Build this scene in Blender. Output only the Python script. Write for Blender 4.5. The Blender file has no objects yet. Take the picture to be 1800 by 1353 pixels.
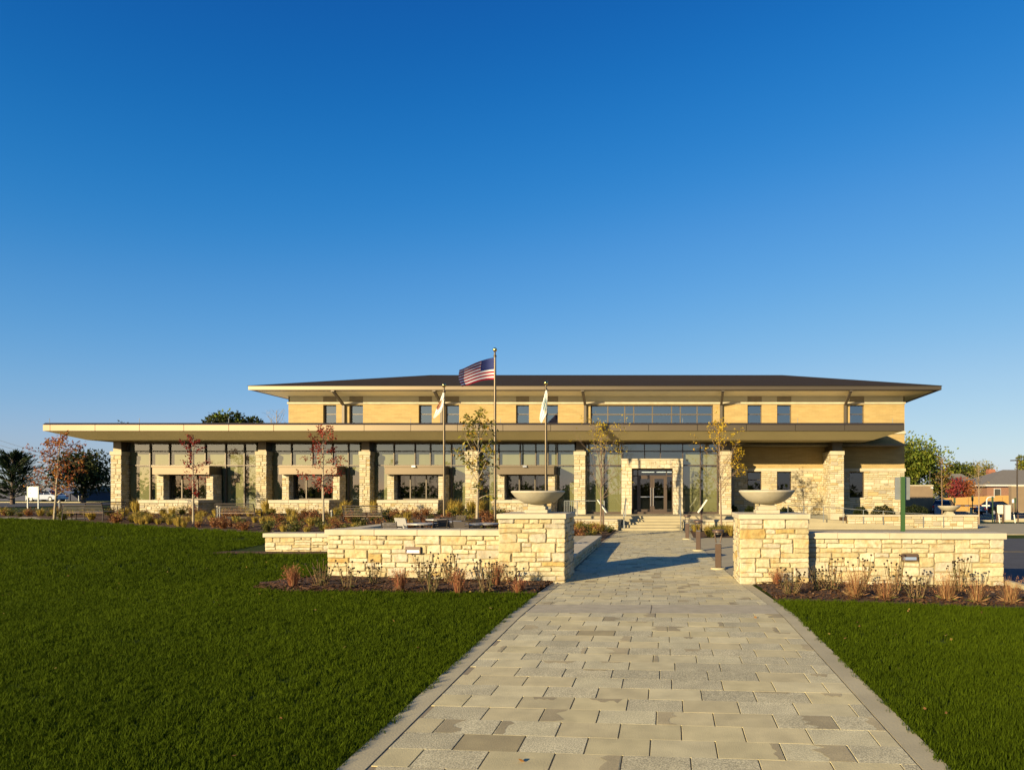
import bpy, math, random
from math import radians as R, sin, cos, pi
from mathutils import Vector
import numpy as np

scn = bpy.context.scene
COL = scn.collection

# ------------------------------------------------------------------ camera
CAM_H = 2.0
F = 1260.0
cam_d = bpy.data.cameras.new("camera")
cam = bpy.data.objects.new("camera", cam_d)
COL.objects.link(cam)
cam.location = (0, 0, CAM_H)
cam.rotation_euler = (R(90), 0, 0)
cam_d.sensor_width = 36
cam_d.lens = 36 * F / 1800
cam_d.shift_x = (900 - 1173) / 1800
cam_d.shift_y = (863 - 676.5) / 1800
cam_d.clip_end = 3000
scn.camera = cam

# ------------------------------------------------------------------ light
SUN_AZ = 36.4      # travel direction of the light, degrees from +Y towards +X
SUN_EL = 15.6
w = bpy.data.worlds.new("World")
scn.world = w
w.use_nodes = True
nt = w.node_tree
bg = nt.nodes["Background"]
sky = nt.nodes.new("ShaderNodeTexSky")
sky.sky_type = 'NISHITA'
sky.sun_disc = False
sky.sun_elevation = R(SUN_EL)
sky.sun_rotation = R(180 + SUN_AZ)
sky.air_density = 1.0
sky.dust_density = 0.35
sky.ozone_density = 2.2
# photographic response of the clear sky: each channel of the sky goes through a curve (polarised, saturated blue)
spx = nt.nodes.new("ShaderNodeSeparateColor")
cbx = nt.nodes.new("ShaderNodeCombineColor")
nt.links.new(sky.outputs[0], spx.inputs[0])
SKY_CURVES = [[(0, 0), (.55, .003), (1.0, .011), (1.65, .065), (2.6, .155), (4.0, .285), (8, .52), (24, 1.45)],
              [(0, 0), (.8, .028), (1.16, .060), (2.0, .158), (3.3, .285), (5.1, .405), (8, .56), (24, 1.35)],
              [(0, 0), (1.5, .175), (2.26, .285), (3.6, .465), (4.9, .56), (6, .595), (8, .64), (24, 1.15)]]
for i, pts in enumerate(SKY_CURVES):
    sc_ = nt.nodes.new("ShaderNodeMath"); sc_.operation = 'MULTIPLY'; sc_.inputs[1].default_value = 1 / 24
    fc_ = nt.nodes.new("ShaderNodeFloatCurve")
    cv = fc_.mapping.curves[0]
    while len(cv.points) < len(pts): cv.points.new(.5, .5)
    for q, (x_, y_) in zip(cv.points, pts): q.location = (x_ / 24, y_ / 1.5)
    fc_.mapping.update()
    m10 = nt.nodes.new("ShaderNodeMath"); m10.operation = 'MULTIPLY'; m10.inputs[1].default_value = 9.9
    nt.links.new(spx.outputs[i], sc_.inputs[0])
    nt.links.new(sc_.outputs[0], fc_.inputs["Value"])
    nt.links.new(fc_.outputs[0], m10.inputs[0])
    nt.links.new(m10.outputs[0], cbx.inputs[i])
nt.links.new(cbx.outputs[0], bg.inputs["Color"])
bg.inputs["Strength"].default_value = 0.1
sun_d = bpy.data.lights.new("sun", 'SUN')
sun_d.energy = 5.0
sun_d.angle = R(0.5)
sun_d.color = (1.0, 0.80, 0.50)
sun = bpy.data.objects.new("sun", sun_d)
COL.objects.link(sun)
sdir = Vector((sin(R(SUN_AZ)) * cos(R(SUN_EL)), cos(R(SUN_AZ)) * cos(R(SUN_EL)), -sin(R(SUN_EL))))
sun.rotation_euler = sdir.to_track_quat('-Z', 'Y').to_euler()
sun.location = (-30, -40, 30)
scn.view_settings.view_transform = 'Standard'
scn.view_settings.look = 'None'
scn.view_settings.exposure = 1.0
scn.view_settings.gamma = 1
scn.cycles.max_bounces = 8
scn.cycles.transparent_max_bounces = 12
scn.cycles.caustics_reflective = False
scn.cycles.caustics_refractive = False


def PX(x, Y): return (x - 1173) * Y / F
def PZ(y, Y): return CAM_H + (863 - y) * Y / F


def sstep(t):
    t = min(1, max(0, t))
    return t * t * (3 - 2 * t)


def g(X, Y):
    """height of the ground"""
    p = float(np.interp(Y, [4, 8, 11, 13.5, 16, 19, 22], [0, .055, .08, .02, -.05, -.02, 0]))
    z = p * (1 - sstep((abs(X) - 6) / 8))
    if Y > 14:
        l = min((Y - 14) * .0308, .82)
        if Y > 46: l = .82 - .22 * sstep((Y - 46) / 15)
        z += l * sstep((-3 - X) / 6)
    z += -.09 * sstep((X - 2.5) / 4) * (1 - sstep((Y - 16) / 5))
    z += -.15 * sstep((X - 7.35) / .5) * sstep((Y - 14.4) / .6) * (1 - sstep((Y - 32.5) / .5))
    z += -.42 * sstep((X - 13) / 4) * sstep((Y - 45) / 8)
    return z


def ground_at(x, y):
    Y = 20.
    for _ in range(60):
        Y = .5 * Y + .5 * (CAM_H - g(PX(x, Y), Y)) * F / (y - 863)
    return PX(x, Y), Y


# ------------------------------------------------------------------ materials
MATS = {}


K = .67      # surfaces kept at real-world albedo for the exposure used
KV = {"limestone", "cast_stone", "mortar", "frieze_tan", "fascia_metal", "window_frame", "house_brick", "house_roof", "white_trim", "brown_block", "cedar", "chimney_brick", "galvanised", "steel_table"}
KG = {"concrete", "kerb_concrete", "yellow_paint"}


def mat(name, col, rough=.75, metal=0., var=.12, scale=3., bump=0., bscale=30., attr=False, spec=.5, stretch=None, detail=5, stain=None):
    k_ = K if name in KV else (.80 if name in KG else 1)
    col = tuple(c * k_ for c in col)
    m = bpy.data.materials.new(name)
    m.use_nodes = True
    n = m.node_tree
    b = n.nodes["Principled BSDF"]
    b.inputs["Roughness"].default_value = rough
    b.inputs["Metallic"].default_value = metal
    b.inputs["Specular IOR Level"].default_value = spec
    tc = n.nodes.new("ShaderNodeTexCoord")
    vec = tc.outputs["Object"]
    if stretch:
        mp = n.nodes.new("ShaderNodeMapping")
        mp.inputs["Scale"].default_value = stretch
        n.links.new(vec, mp.inputs[0])
        vec = mp.outputs[0]
    nz = n.nodes.new("ShaderNodeTexNoise")
    nz.inputs["Scale"].default_value = scale
    nz.inputs["Detail"].default_value = detail
    n.links.new(vec, nz.inputs["Vector"])
    mr = n.nodes.new("ShaderNodeMapRange")
    mr.inputs[1].default_value = .25
    mr.inputs[2].default_value = .75
    mr.inputs[3].default_value = 1 - var
    mr.inputs[4].default_value = 1 + var
    n.links.new(nz.outputs["Fac"], mr.inputs[0])
    mx = n.nodes.new("ShaderNodeMix")
    mx.data_type = 'RGBA'
    mx.blend_type = 'MULTIPLY'
    mx.inputs[0].default_value = 1
    if attr:
        at = n.nodes.new("ShaderNodeAttribute")
        at.attribute_name = "col"
        n.links.new(at.outputs["Color"], mx.inputs[6])
    else:
        mx.inputs[6].default_value = (*col, 1)
    n.links.new(mr.outputs[0], mx.inputs[7])
    out = mx.outputs[2]
    if stain:
        ns = n.nodes.new("ShaderNodeTexNoise")
        ns.inputs["Scale"].default_value = stain[1]
        ns.inputs["Detail"].default_value = 7
        ns.inputs["Roughness"].default_value = .65
        n.links.new(vec, ns.inputs["Vector"])
        ms = n.nodes.new("ShaderNodeMapRange")
        ms.inputs[1].default_value = .52
        ms.inputs[2].default_value = .72
        ms.inputs[4].default_value = stain[2]
        n.links.new(ns.outputs["Fac"], ms.inputs[0])
        m3 = n.nodes.new("ShaderNodeMix")
        m3.data_type = 'RGBA'
        m3.blend_type = 'MULTIPLY'
        n.links.new(ms.outputs[0], m3.inputs[0])
        n.links.new(out, m3.inputs[6])
        m3.inputs[7].default_value = (*stain[0], 1)
        out = m3.outputs[2]
    n.links.new(out, b.inputs["Base Color"])
    if bump:
        n2 = n.nodes.new("ShaderNodeTexNoise")
        n2.inputs["Scale"].default_value = bscale
        n2.inputs["Detail"].default_value = 6
        n.links.new(vec, n2.inputs["Vector"])
        bp = n.nodes.new("ShaderNodeBump")
        bp.inputs["Strength"].default_value = 1
        bp.inputs["Distance"].default_value = bump
        n.links.new(n2.outputs["Fac"], bp.inputs["Height"])
        n.links.new(bp.outputs[0], b.inputs["Normal"])
    MATS[name] = m
    return m


def leafmat(name, rough=.6, trans=.35):
    """leaf surface: colour from the face attribute, partly translucent"""
    m = bpy.data.materials.new(name)
    m.use_nodes = True
    n = m.node_tree
    b = n.nodes["Principled BSDF"]
    b.inputs["Roughness"].default_value = rough
    b.inputs["Specular IOR Level"].default_value = .25
    at = n.nodes.new("ShaderNodeAttribute")
    at.attribute_name = "col"
    n.links.new(at.outputs["Color"], b.inputs["Base Color"])
    t = n.nodes.new("ShaderNodeBsdfTranslucent")
    n.links.new(at.outputs["Color"], t.inputs["Color"])
    mx = n.nodes.new("ShaderNodeMixShader")
    mx.inputs[0].default_value = trans
    n.links.new(b.outputs[0], mx.inputs[1])
    n.links.new(t.outputs[0], mx.inputs[2])
    n.links.new(mx.outputs[0], n.nodes["Material Output"].inputs[0])
    MATS[name] = m
    return m


def glassmat(name, tint, refl_min, wav=0.0):
    m = bpy.data.materials.new(name)
    m.use_nodes = True
    n = m.node_tree
    n.nodes.remove(n.nodes["Principled BSDF"])
    tr = n.nodes.new("ShaderNodeBsdfTransparent")
    tr.inputs[0].default_value = (*tint, 1)
    gl = n.nodes.new("ShaderNodeBsdfGlossy")
    gl.inputs["Roughness"].default_value = 0.015
    gl.inputs[0].default_value = (.95, .97, .95, 1)
    fr = n.nodes.new("ShaderNodeFresnel")
    fr.inputs[0].default_value = 1.5
    mr = n.nodes.new("ShaderNodeMapRange")
    mr.inputs[1].default_value = .04
    mr.inputs[2].default_value = 1
    mr.inputs[3].default_value = refl_min
    mr.inputs[4].default_value = 1
    n.links.new(fr.outputs[0], mr.inputs[0])
    mx = n.nodes.new("ShaderNodeMixShader")
    n.links.new(mr.outputs[0], mx.inputs[0])
    n.links.new(tr.outputs[0], mx.inputs[1])
    n.links.new(gl.outputs[0], mx.inputs[2])
    n.links.new(mx.outputs[0], n.nodes["Material Output"].inputs[0])
    if wav:
        tc = n.nodes.new("ShaderNodeTexCoord")
        nz = n.nodes.new("ShaderNodeTexNoise")
        nz.inputs["Scale"].default_value = 1.1
        nz.inputs["Detail"].default_value = 1
        bp = n.nodes.new("ShaderNodeBump")
        bp.inputs["Distance"].default_value = wav
        n.links.new(tc.outputs["Object"], nz.inputs["Vector"])
        n.links.new(nz.outputs["Fac"], bp.inputs["Height"])
        n.links.new(bp.outputs[0], gl.inputs["Normal"])
    MATS[name] = m
    return m


mat("stone", (.6, .5, .3), .85, var=.22, scale=11, bump=.022, bscale=13, attr=True, stain=((.86, .60, .27), 4.2, .8))
mat("far_stone", (.6, .5, .3), .85, stain=((.88, .68, .38), 3.0, .6), var=.12, scale=3, bump=.01, bscale=10, attr=True)
mat("mortar", (.42, .335, .17), .95, var=.1, scale=20, bump=.004, bscale=80)
mat("limestone", (.66, .58, .39), .8, var=.12, scale=2.5, bump=.002, bscale=60, stain=((.78, .70, .52), 1.6, .6))
mat("cast_stone", (.60, .54, .38), .8, var=.14, scale=3, bump=.002, bscale=90, stain=((.72, .66, .52), 3.2, .7))
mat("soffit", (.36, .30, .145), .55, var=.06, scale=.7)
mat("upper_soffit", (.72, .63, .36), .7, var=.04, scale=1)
mat("frieze", (.62, .54, .31), .7, var=.04, scale=1)
mat("frieze_tan", (.42, .33, .18), .8, var=.1, scale=5)
mat("fascia_metal", (.178, .140, .088), .44, metal=.7, var=.03, scale=.8)
mat("bronze", (.115, .075, .05), .42, metal=.35, var=.08, scale=3)
mat("dark_bronze", (.036, .026, .018), .6, metal=.1, var=.08, scale=3)
mat("window_frame", (.16, .13, .085), .5, metal=.4, var=.05, scale=3)
mat("door_frame", (.085, .06, .042), .4, metal=.35, var=.05, scale=3)
mat("steel", (.55, .54, .52), .28, metal=1., var=.05, scale=5)
mat("galvanised", (.33, .35, .33), .5, metal=.4, var=.12, scale=6)
mat("shingle", (.030, .023, .017), .95, var=.35, scale=9, stretch=(1, 3, 1), bump=.02, bscale=12, spec=.1)
mat("shade_fabric", (.285, .275, .155), .9, var=.07, scale=1.2, stretch=(2.2, 1, .15))
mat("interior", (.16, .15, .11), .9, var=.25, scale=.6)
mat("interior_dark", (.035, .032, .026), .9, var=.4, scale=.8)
mat("concrete", (.40, .345, .205), .85, var=.10, scale=1.3, bump=.002, bscale=50)
mat("kerb_concrete", (.49, .425, .245), .85, var=.16, scale=1.8, bump=.003, bscale=60)
mat("asphalt", (.040, .040, .045), .9, var=.25, scale=2, bump=.004, bscale=90)
mat("yellow_paint", (.62, .43, .05), .8, var=.15, scale=6)
mat("joint_sand", (.24, .195, .115), .95, var=.2, scale=30)
mat("mulch", (.056, .021, .002), .95, var=.6, scale=16, bump=.03, bscale=22)
mat("wood_attr", (.1, .07, .05), .9, var=.25, scale=14, bump=.004, bscale=40, attr=True)
mat("paint_attr", (.5, .5, .5), .45, var=.04, scale=3, attr=True)
mat("matte_attr", (.5, .5, .5), .8, var=.10, scale=3, attr=True)
mat("car_paint", (.02, .022, .03), .18, var=.03, scale=2, attr=True, spec=.7)
mat("cloth_attr", (.5, .5, .5), .85, var=.03, scale=6, attr=True)
mat("cedar", (.62, .36, .10), .8, var=.25, scale=5, stretch=(6, 1, .6))
mat("brass", (.65, .48, .16), .25, metal=1., var=.03)
mat("pole_metal", (.16, .125, .075), .42, metal=.7, var=.05, scale=2)
leafmat("leaf")
leafmat("dry_stem", .8, .2)
glassmat("clear_glass", (.84, .86, .74), .17, .0006)
glassmat("upper_glass", (.62, .72, .70), .27, .0006)
glassmat("dark_glass", (.45, .47, .42), .10, .0004)


def brickmat():
    m = bpy.data.materials.new("brick")
    m.use_nodes = True
    n = m.node_tree
    b = n.nodes["Principled BSDF"]
    b.inputs["Roughness"].default_value = .85
    tc = n.nodes.new("ShaderNodeTexCoord")
    sp = n.nodes.new("ShaderNodeSeparateXYZ")
    cb = n.nodes.new("ShaderNodeCombineXYZ")
    n.links.new(tc.outputs["Object"], sp.inputs[0])
    ad = n.nodes.new("ShaderNodeMath")
    n.links.new(sp.outputs[0], ad.inputs[0])
    n.links.new(sp.outputs[1], ad.inputs[1])
    n.links.new(ad.outputs[0], cb.inputs[0])
    n.links.new(sp.outputs[2], cb.inputs[1])
    br = n.nodes.new("ShaderNodeTexBrick")
    br.inputs["Color1"].default_value = (.375, .272, .105, 1)
    br.inputs["Color2"].default_value = (.335, .238, .086, 1)
    br.inputs["Mortar"].default_value = (.28, .20, .08, 1)
    br.inputs["Scale"].default_value = 1
    br.inputs["Mortar Size"].default_value = .006
    br.inputs["Brick Width"].default_value = .4
    br.inputs["Row Height"].default_value = .1
    n.links.new(cb.outputs[0], br.inputs["Vector"])
    nz = n.nodes.new("ShaderNodeTexNoise")
    nz.inputs["Scale"].default_value = .9
    mp = n.nodes.new("ShaderNodeMapping")
    mp.inputs["Scale"].default_value = (1, 6, 1)
    n.links.new(cb.outputs[0], mp.inputs[0])
    n.links.new(mp.outputs[0], nz.inputs["Vector"])
    mr = n.nodes.new("ShaderNodeMapRange")
    mr.inputs[1].default_value = .3
    mr.inputs[2].default_value = .7
    mr.inputs[3].default_value = .9
    mr.inputs[4].default_value = 1.08
    n.links.new(nz.outputs["Fac"], mr.inputs[0])
    mx = n.nodes.new("ShaderNodeMix")
    mx.data_type = 'RGBA'
    mx.blend_type = 'MULTIPLY'
    mx.inputs[0].default_value = 1
    n.links.new(br.outputs["Color"], mx.inputs[6])
    n.links.new(mr.outputs[0], mx.inputs[7])
    n.links.new(mx.outputs[2], b.inputs["Base Color"])
    MATS["brick"] = m


brickmat()


def pavermat():
    """concrete pavers: colour per stone from the attribute (alpha = speckled finish), damp stains with their own outline"""
    m = bpy.data.materials.new("paver")
    m.use_nodes = True
    n = m.node_tree
    L = n.links.new
    b = n.nodes["Principled BSDF"]
    b.inputs["Roughness"].default_value = .82
    at = n.nodes.new("ShaderNodeAttribute")
    at.attribute_name = "col"
    tc = n.nodes.new("ShaderNodeTexCoord")
    sp = n.nodes.new("ShaderNodeTexNoise")
    sp.inputs["Scale"].default_value = 95
    sp.inputs["Detail"].default_value = 2
    L(tc.outputs["Object"], sp.inputs["Vector"])
    r1 = n.nodes.new("ShaderNodeMapRange")
    r1.inputs[1].default_value = .36
    r1.inputs[2].default_value = .62
    r1.inputs[3].default_value = .45
    r1.inputs[4].default_value = 1.25
    L(sp.outputs["Fac"], r1.inputs[0])
    one = n.nodes.new("ShaderNodeMix")
    one.inputs[2].default_value = 1.0
    L(at.outputs["Alpha"], one.inputs[0])
    L(r1.outputs[0], one.inputs[3])
    lo = n.nodes.new("ShaderNodeTexNoise")
    lo.inputs["Scale"].default_value = 4.5
    lo.inputs["Detail"].default_value = 6
    L(tc.outputs["Object"], lo.inputs["Vector"])
    r2 = n.nodes.new("ShaderNodeMapRange")
    r2.inputs[1].default_value = .3
    r2.inputs[2].default_value = .7
    r2.inputs[3].default_value = .86
    r2.inputs[4].default_value = 1.12
    L(lo.outputs["Fac"], r2.inputs[0])
    mu = n.nodes.new("ShaderNodeMath")
    mu.operation = 'MULTIPLY'
    L(one.outputs[0], mu.inputs[0])
    L(r2.outputs[0], mu.inputs[1])
    mx = n.nodes.new("ShaderNodeMix")
    mx.data_type = 'RGBA'
    mx.blend_type = 'MULTIPLY'
    mx.inputs[0].default_value = 1
    L(at.outputs["Color"], mx.inputs[6])
    L(mu.outputs[0], mx.inputs[7])
    L(mx.outputs[2], b.inputs["Base Color"])
    bp = n.nodes.new("ShaderNodeBump")
    bp.inputs["Distance"].default_value = .0025
    L(sp.outputs["Fac"], bp.inputs["Height"])
    L(bp.outputs[0], b.inputs["Normal"])
    MATS["paver"] = m


pavermat()


def grassmat(name, c1, c2, rnd=True, scale=.35, trans=.3):
    m = bpy.data.materials.new(name)
    m.use_nodes = True
    n = m.node_tree
    L = n.links.new
    b = n.nodes["Principled BSDF"]
    b.inputs["Roughness"].default_value = .8
    b.inputs["Specular IOR Level"].default_value = .08
    geo = n.nodes.new("ShaderNodeNewGeometry")
    nz = n.nodes.new("ShaderNodeTexNoise")
    nz.inputs["Scale"].default_value = scale
    nz.inputs["Detail"].default_value = 6
    L(geo.outputs["Position"], nz.inputs["Vector"])
    nb_ = n.nodes.new("ShaderNodeTexNoise")
    nb_.inputs["Scale"].default_value = scale * .22
    nb_.inputs["Detail"].default_value = 2
    L(geo.outputs["Position"], nb_.inputs["Vector"])
    mixn = n.nodes.new("ShaderNodeMix")
    mixn.inputs[0].default_value = .4
    L(nz.outputs["Fac"], mixn.inputs[2])
    L(nb_.outputs["Fac"], mixn.inputs[3])
    fac = mixn.outputs[0]
    if rnd:
        oi = n.nodes.new("ShaderNodeObjectInfo")
        ad = n.nodes.new("ShaderNodeMath")
        ad.operation = 'ADD'
        sc = n.nodes.new("ShaderNodeMath")
        sc.operation = 'MULTIPLY_ADD'
        sc.inputs[1].default_value = .34
        sc.inputs[2].default_value = -.17
        L(oi.outputs["Random"], sc.inputs[0])
        L(fac, ad.inputs[0])
        L(sc.outputs[0], ad.inputs[1])
        fac = ad.outputs[0]
    cr = n.nodes.new("ShaderNodeValToRGB")
    cr.color_ramp.elements[0].position = .25
    cr.color_ramp.elements[0].color = (*c1, 1)
    cr.color_ramp.elements[1].position = .75
    cr.color_ramp.elements[1].color = (*c2, 1)
    L(fac, cr.inputs[0])
    L(cr.outputs[0], b.inputs["Base Color"])
    t = n.nodes.new("ShaderNodeBsdfTranslucent")
    L(cr.outputs[0], t.inputs["Color"])
    mx = n.nodes.new("ShaderNodeMixShader")
    mx.inputs[0].default_value = trans
    L(b.outputs[0], mx.inputs[1])
    L(t.outputs[0], mx.inputs[2])
    L(mx.outputs[0], n.nodes["Material Output"].inputs[0])
    MATS[name] = m


grassmat("lawn_soil", (.022, .034, .004), (.040, .056, .006), rnd=False, trans=0)
grassmat("grass_blade", (.037, .060, .001), (.080, .116, .003))


# ------------------------------------------------------------------ mesh builder
class MB:
    def __init__(s):
        s.v = []; s.f = []; s.c = []; s.m = []; s.hascol = False; s.sm = []

    def face(s, pts, col=None, mi=0, sm=False):
        i = len(s.v)
        s.v.extend([tuple(p) for p in pts])
        s.f.append(tuple(range(i, i + len(pts))))
        s.c.append(col); s.m.append(mi); s.sm.append(sm)
        if col is not None: s.hascol = True

    def mesh(s, verts, faces, col=None, mi=0, sm=False):
        i = len(s.v)
        s.v.extend([tuple(p) for p in verts])
        for f in faces:
            s.f.append(tuple(k + i for k in f))
            s.c.append(col); s.m.append(mi); s.sm.append(sm)
        if col is not None: s.hascol = True

    def box(s, x0, x1, y0, y1, z0, z1, col=None, mi=0, bev=0):
        if bev:
            return s.bevbox(x0, x1, y0, y1, z0, z1, bev, col, mi)
        P = [(x0, y0, z0), (x1, y0, z0), (x1, y1, z0), (x0, y1, z0), (x0, y0, z1), (x1, y0, z1), (x1, y1, z1), (x0, y1, z1)]
        s.mesh(P, [(0, 3, 2, 1), (4, 5, 6, 7), (0, 1, 5, 4), (1, 2, 6, 5), (2, 3, 7, 6), (3, 0, 4, 7)], col, mi)

    def bevbox(s, x0, x1, y0, y1, z0, z1, b, col=None, mi=0):
        """box with bevelled edges"""
        xs, ys, zs = (x0, x1), (y0, y1), (z0, z1)
        V = []; idx = {}
        for i in (0, 1):
            for j in (0, 1):
                for k in (0, 1):
                    dx, dy, dz = (b if i == 0 else -b), (b if j == 0 else -b), (b if k == 0 else -b)
                    for a in range(3):
                        p = [xs[i] + (0 if a == 0 else dx), ys[j] + (0 if a == 1 else dy), zs[k] + (0 if a == 2 else dz)]
                        idx[(i, j, k, a)] = len(V); V.append(p)
        Fs = []
        def q(*ks): Fs.append(tuple(idx[k] for k in ks))
        q((0, 0, 0, 0), (0, 0, 1, 0), (0, 1, 1, 0), (0, 1, 0, 0)); q((1, 0, 0, 0), (1, 1, 0, 0), (1, 1, 1, 0), (1, 0, 1, 0))
        q((0, 0, 0, 1), (1, 0, 0, 1), (1, 0, 1, 1), (0, 0, 1, 1)); q((0, 1, 0, 1), (0, 1, 1, 1), (1, 1, 1, 1), (1, 1, 0, 1))
        q((0, 0, 0, 2), (0, 1, 0, 2), (1, 1, 0, 2), (1, 0, 0, 2)); q((0, 0, 1, 2), (1, 0, 1, 2), (1, 1, 1, 2), (0, 1, 1, 2))
        for k in (0, 1):
            for j in (0, 1): q((0, j, k, 1), (1, j, k, 1), (1, j, k, 2), (0, j, k, 2))
            for i in (0, 1): q((i, 0, k, 0), (i, 1, k, 0), (i, 1, k, 2), (i, 0, k, 2))
        for i in (0, 1):
            for j in (0, 1): q((i, j, 0, 0), (i, j, 1, 0), (i, j, 1, 1), (i, j, 0, 1))
        for i in (0, 1):
            for j in (0, 1):
                for k in (0, 1): q((i, j, k, 0), (i, j, k, 1), (i, j, k, 2))
        s.mesh(V, Fs, col, mi)

    def bar(s, a, b, w, h, col=None, mi=0, up=(0, 0, 1)):
        a, b = Vector(a), Vector(b)
        d = (b - a).normalized()
        sd = d.cross(Vector(up))
        if sd.length < 1e-4: sd = d.cross(Vector((1, 0, 0)))
        sd.normalize()
        u = sd.cross(d)
        sd *= w / 2; u *= h / 2
        P = [a - sd - u, a + sd - u, a + sd + u, a - sd + u, b - sd - u, b + sd - u, b + sd + u, b - sd + u]
        s.mesh(P, [(0, 1, 2, 3), (7, 6, 5, 4), (0, 4, 5, 1), (1, 5, 6, 2), (2, 6, 7, 3), (3, 7, 4, 0)], col, mi)

    def tube(s, pts, rad, n=6, col=None, mi=0, cap=True):
        pts = [Vector(p) for p in pts]
        if not hasattr(rad, '__len__'): rad = [rad] * len(pts)
        V = []; Fs = []
        prev = None
        for i, p in enumerate(pts):
            d = (pts[min(i + 1, len(pts) - 1)] - pts[max(i - 1, 0)])
            if d.length < 1e-9: d = Vector((0, 0, 1))
            d.normalize()
            if prev is None:
                prev = d.orthogonal().normalized()
            a = (prev - d * prev.dot(d))
            if a.length < 1e-5: a = d.orthogonal()
            a.normalize(); prev = a
            b = d.cross(a)
            for k in range(n):
                t = 2 * pi * k / n
                V.append(p + (a * cos(t) + b * sin(t)) * rad[i])
        for i in range(len(pts) - 1):
            for k in range(n):
                Fs.append((i * n + k, i * n + (k + 1) % n, (i + 1) * n + (k + 1) % n, (i + 1) * n + k))
        s.mesh(V, Fs, col, mi, True)
        if cap:
            s.mesh(V[:n], [tuple(range(n))[::-1]], col, mi)
            s.mesh(V[-n:], [tuple(range(n))], col, mi)

    def lathe(s, prof, c=(0, 0, 0), n=32, col=None, mi=0, sm=True):
        V = []; Fs = []
        for r, z in prof:
            for k in range(n):
                t = 2 * pi * k / n
                V.append((c[0] + r * cos(t), c[1] + r * sin(t), c[2] + z))
        for i in range(len(prof) - 1):
            for k in range(n):
                Fs.append((i * n + k, i * n + (k + 1) % n, (i + 1) * n + (k + 1) % n, (i + 1) * n + k))
        s.mesh(V, Fs, col, mi, sm)

    def prism(s, outline, axis, a0, a1, col=None, mi=0):
        """outline of 2D points swept along an axis ('x','y','z')"""
        def P(p, a):
            return {'x': (a, p[0], p[1]), 'y': (p[0], a, p[1]), 'z': (p[0], p[1], a)}[axis]
        n = len(outline)
        V = [P(p, a0) for p in outline] + [P(p, a1) for p in outline]
        Fs = [tuple(range(n))[::-1], tuple(range(n, 2 * n))]
        for i in range(n): Fs.append((i, (i + 1) % n, n + (i + 1) % n, n + i))
        s.mesh(V, Fs, col, mi)

    def build(s, name, mats, parent=None, origin=None, link=True):
        if isinstance(mats, str): mats = [mats]
        me = bpy.data.meshes.new(name)
        v = np.array(s.v, dtype=np.float32).reshape(-1, 3)
        off = Vector((0, 0, 0))
        if origin is not None: off = Vector(origin)
        elif parent is not None:
            r = parent
            while r.parent: r = r.parent
            if r.get('world_built'): off = r.location.copy()
        v = v - np.array(off, dtype=np.float32)
        me.from_pydata(v.tolist(), [], s.f)
        for mn in mats: me.materials.append(MATS[mn])
        me.polygons.foreach_set('material_index', np.array(s.m, dtype=np.int32))
        me.polygons.foreach_set('use_smooth', np.array(s.sm, dtype=bool))
        if s.hascol:
            ca = me.color_attributes.new('col', 'FLOAT_COLOR', 'CORNER')
            cs = []
            for f, c in zip(s.f, s.c):
                c = c or (.5, .5, .5)
                c = (*c, 0.)[:4] if len(c) == 3 else c
                cs.extend(list(c) * len(f))
            ca.data.foreach_set('color', np.array(cs, dtype=np.float32))
        me.update()
        o = bpy.data.objects.new(name, me)
        if link: COL.objects.link(o)
        if parent is not None: o.parent = parent
        elif origin is not None: o.location = origin
        return o


def tag(o, label=None, cat=None, group=None, kind=None):
    if label: o['label'] = label
    if cat: o['category'] = cat
    if group: o['group'] = group
    if kind or cat: o['kind'] = kind or 'thing'
    return o


def thing(name, label, cat, loc=(0, 0, 0), rz=0, group=None, world=True):
    """Empty at the base of a thing; world=True: its parts are built in world coordinates"""
    o = bpy.data.objects.new(name, None)
    o.empty_display_size = .2
    COL.objects.link(o)
    o.location = loc
    o.rotation_euler = (0, 0, rz)
    if world: o['world_built'] = 1
    return tag(o, label, cat, group)


def copy_tree(o, parent=None):
    c = o.copy()
    COL.objects.link(c)
    if parent is not None: c.parent = parent
    for ch in list(o.children): copy_tree(ch, c)
    return c


def struct(mb, name, mats, label=None):
    o = mb.build(name, mats)
    o['kind'] = 'structure'
    return o


PAL = [((.61, .525, .305), 6), ((.655, .575, .37), 4), ((.58, .475, .24), 3), ((.55, .39, .13), .45), ((.545, .485, .335), 2)]
PAL_FAR = [((.63, .555, .355), 5), ((.68, .605, .42), 4), ((.60, .50, .285), 2.5), ((.53, .40, .18), .6), ((.49, .435, .30), 1.5)]


def pick(rng, pal):
    t = rng.random() * sum(p[1] for p in pal)
    for c, wt in pal:
        t -= wt
        if t <= 0: break
    k = rng.uniform(.9, 1.1) * K * 1.08
    return tuple(x * k for x in c)


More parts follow.
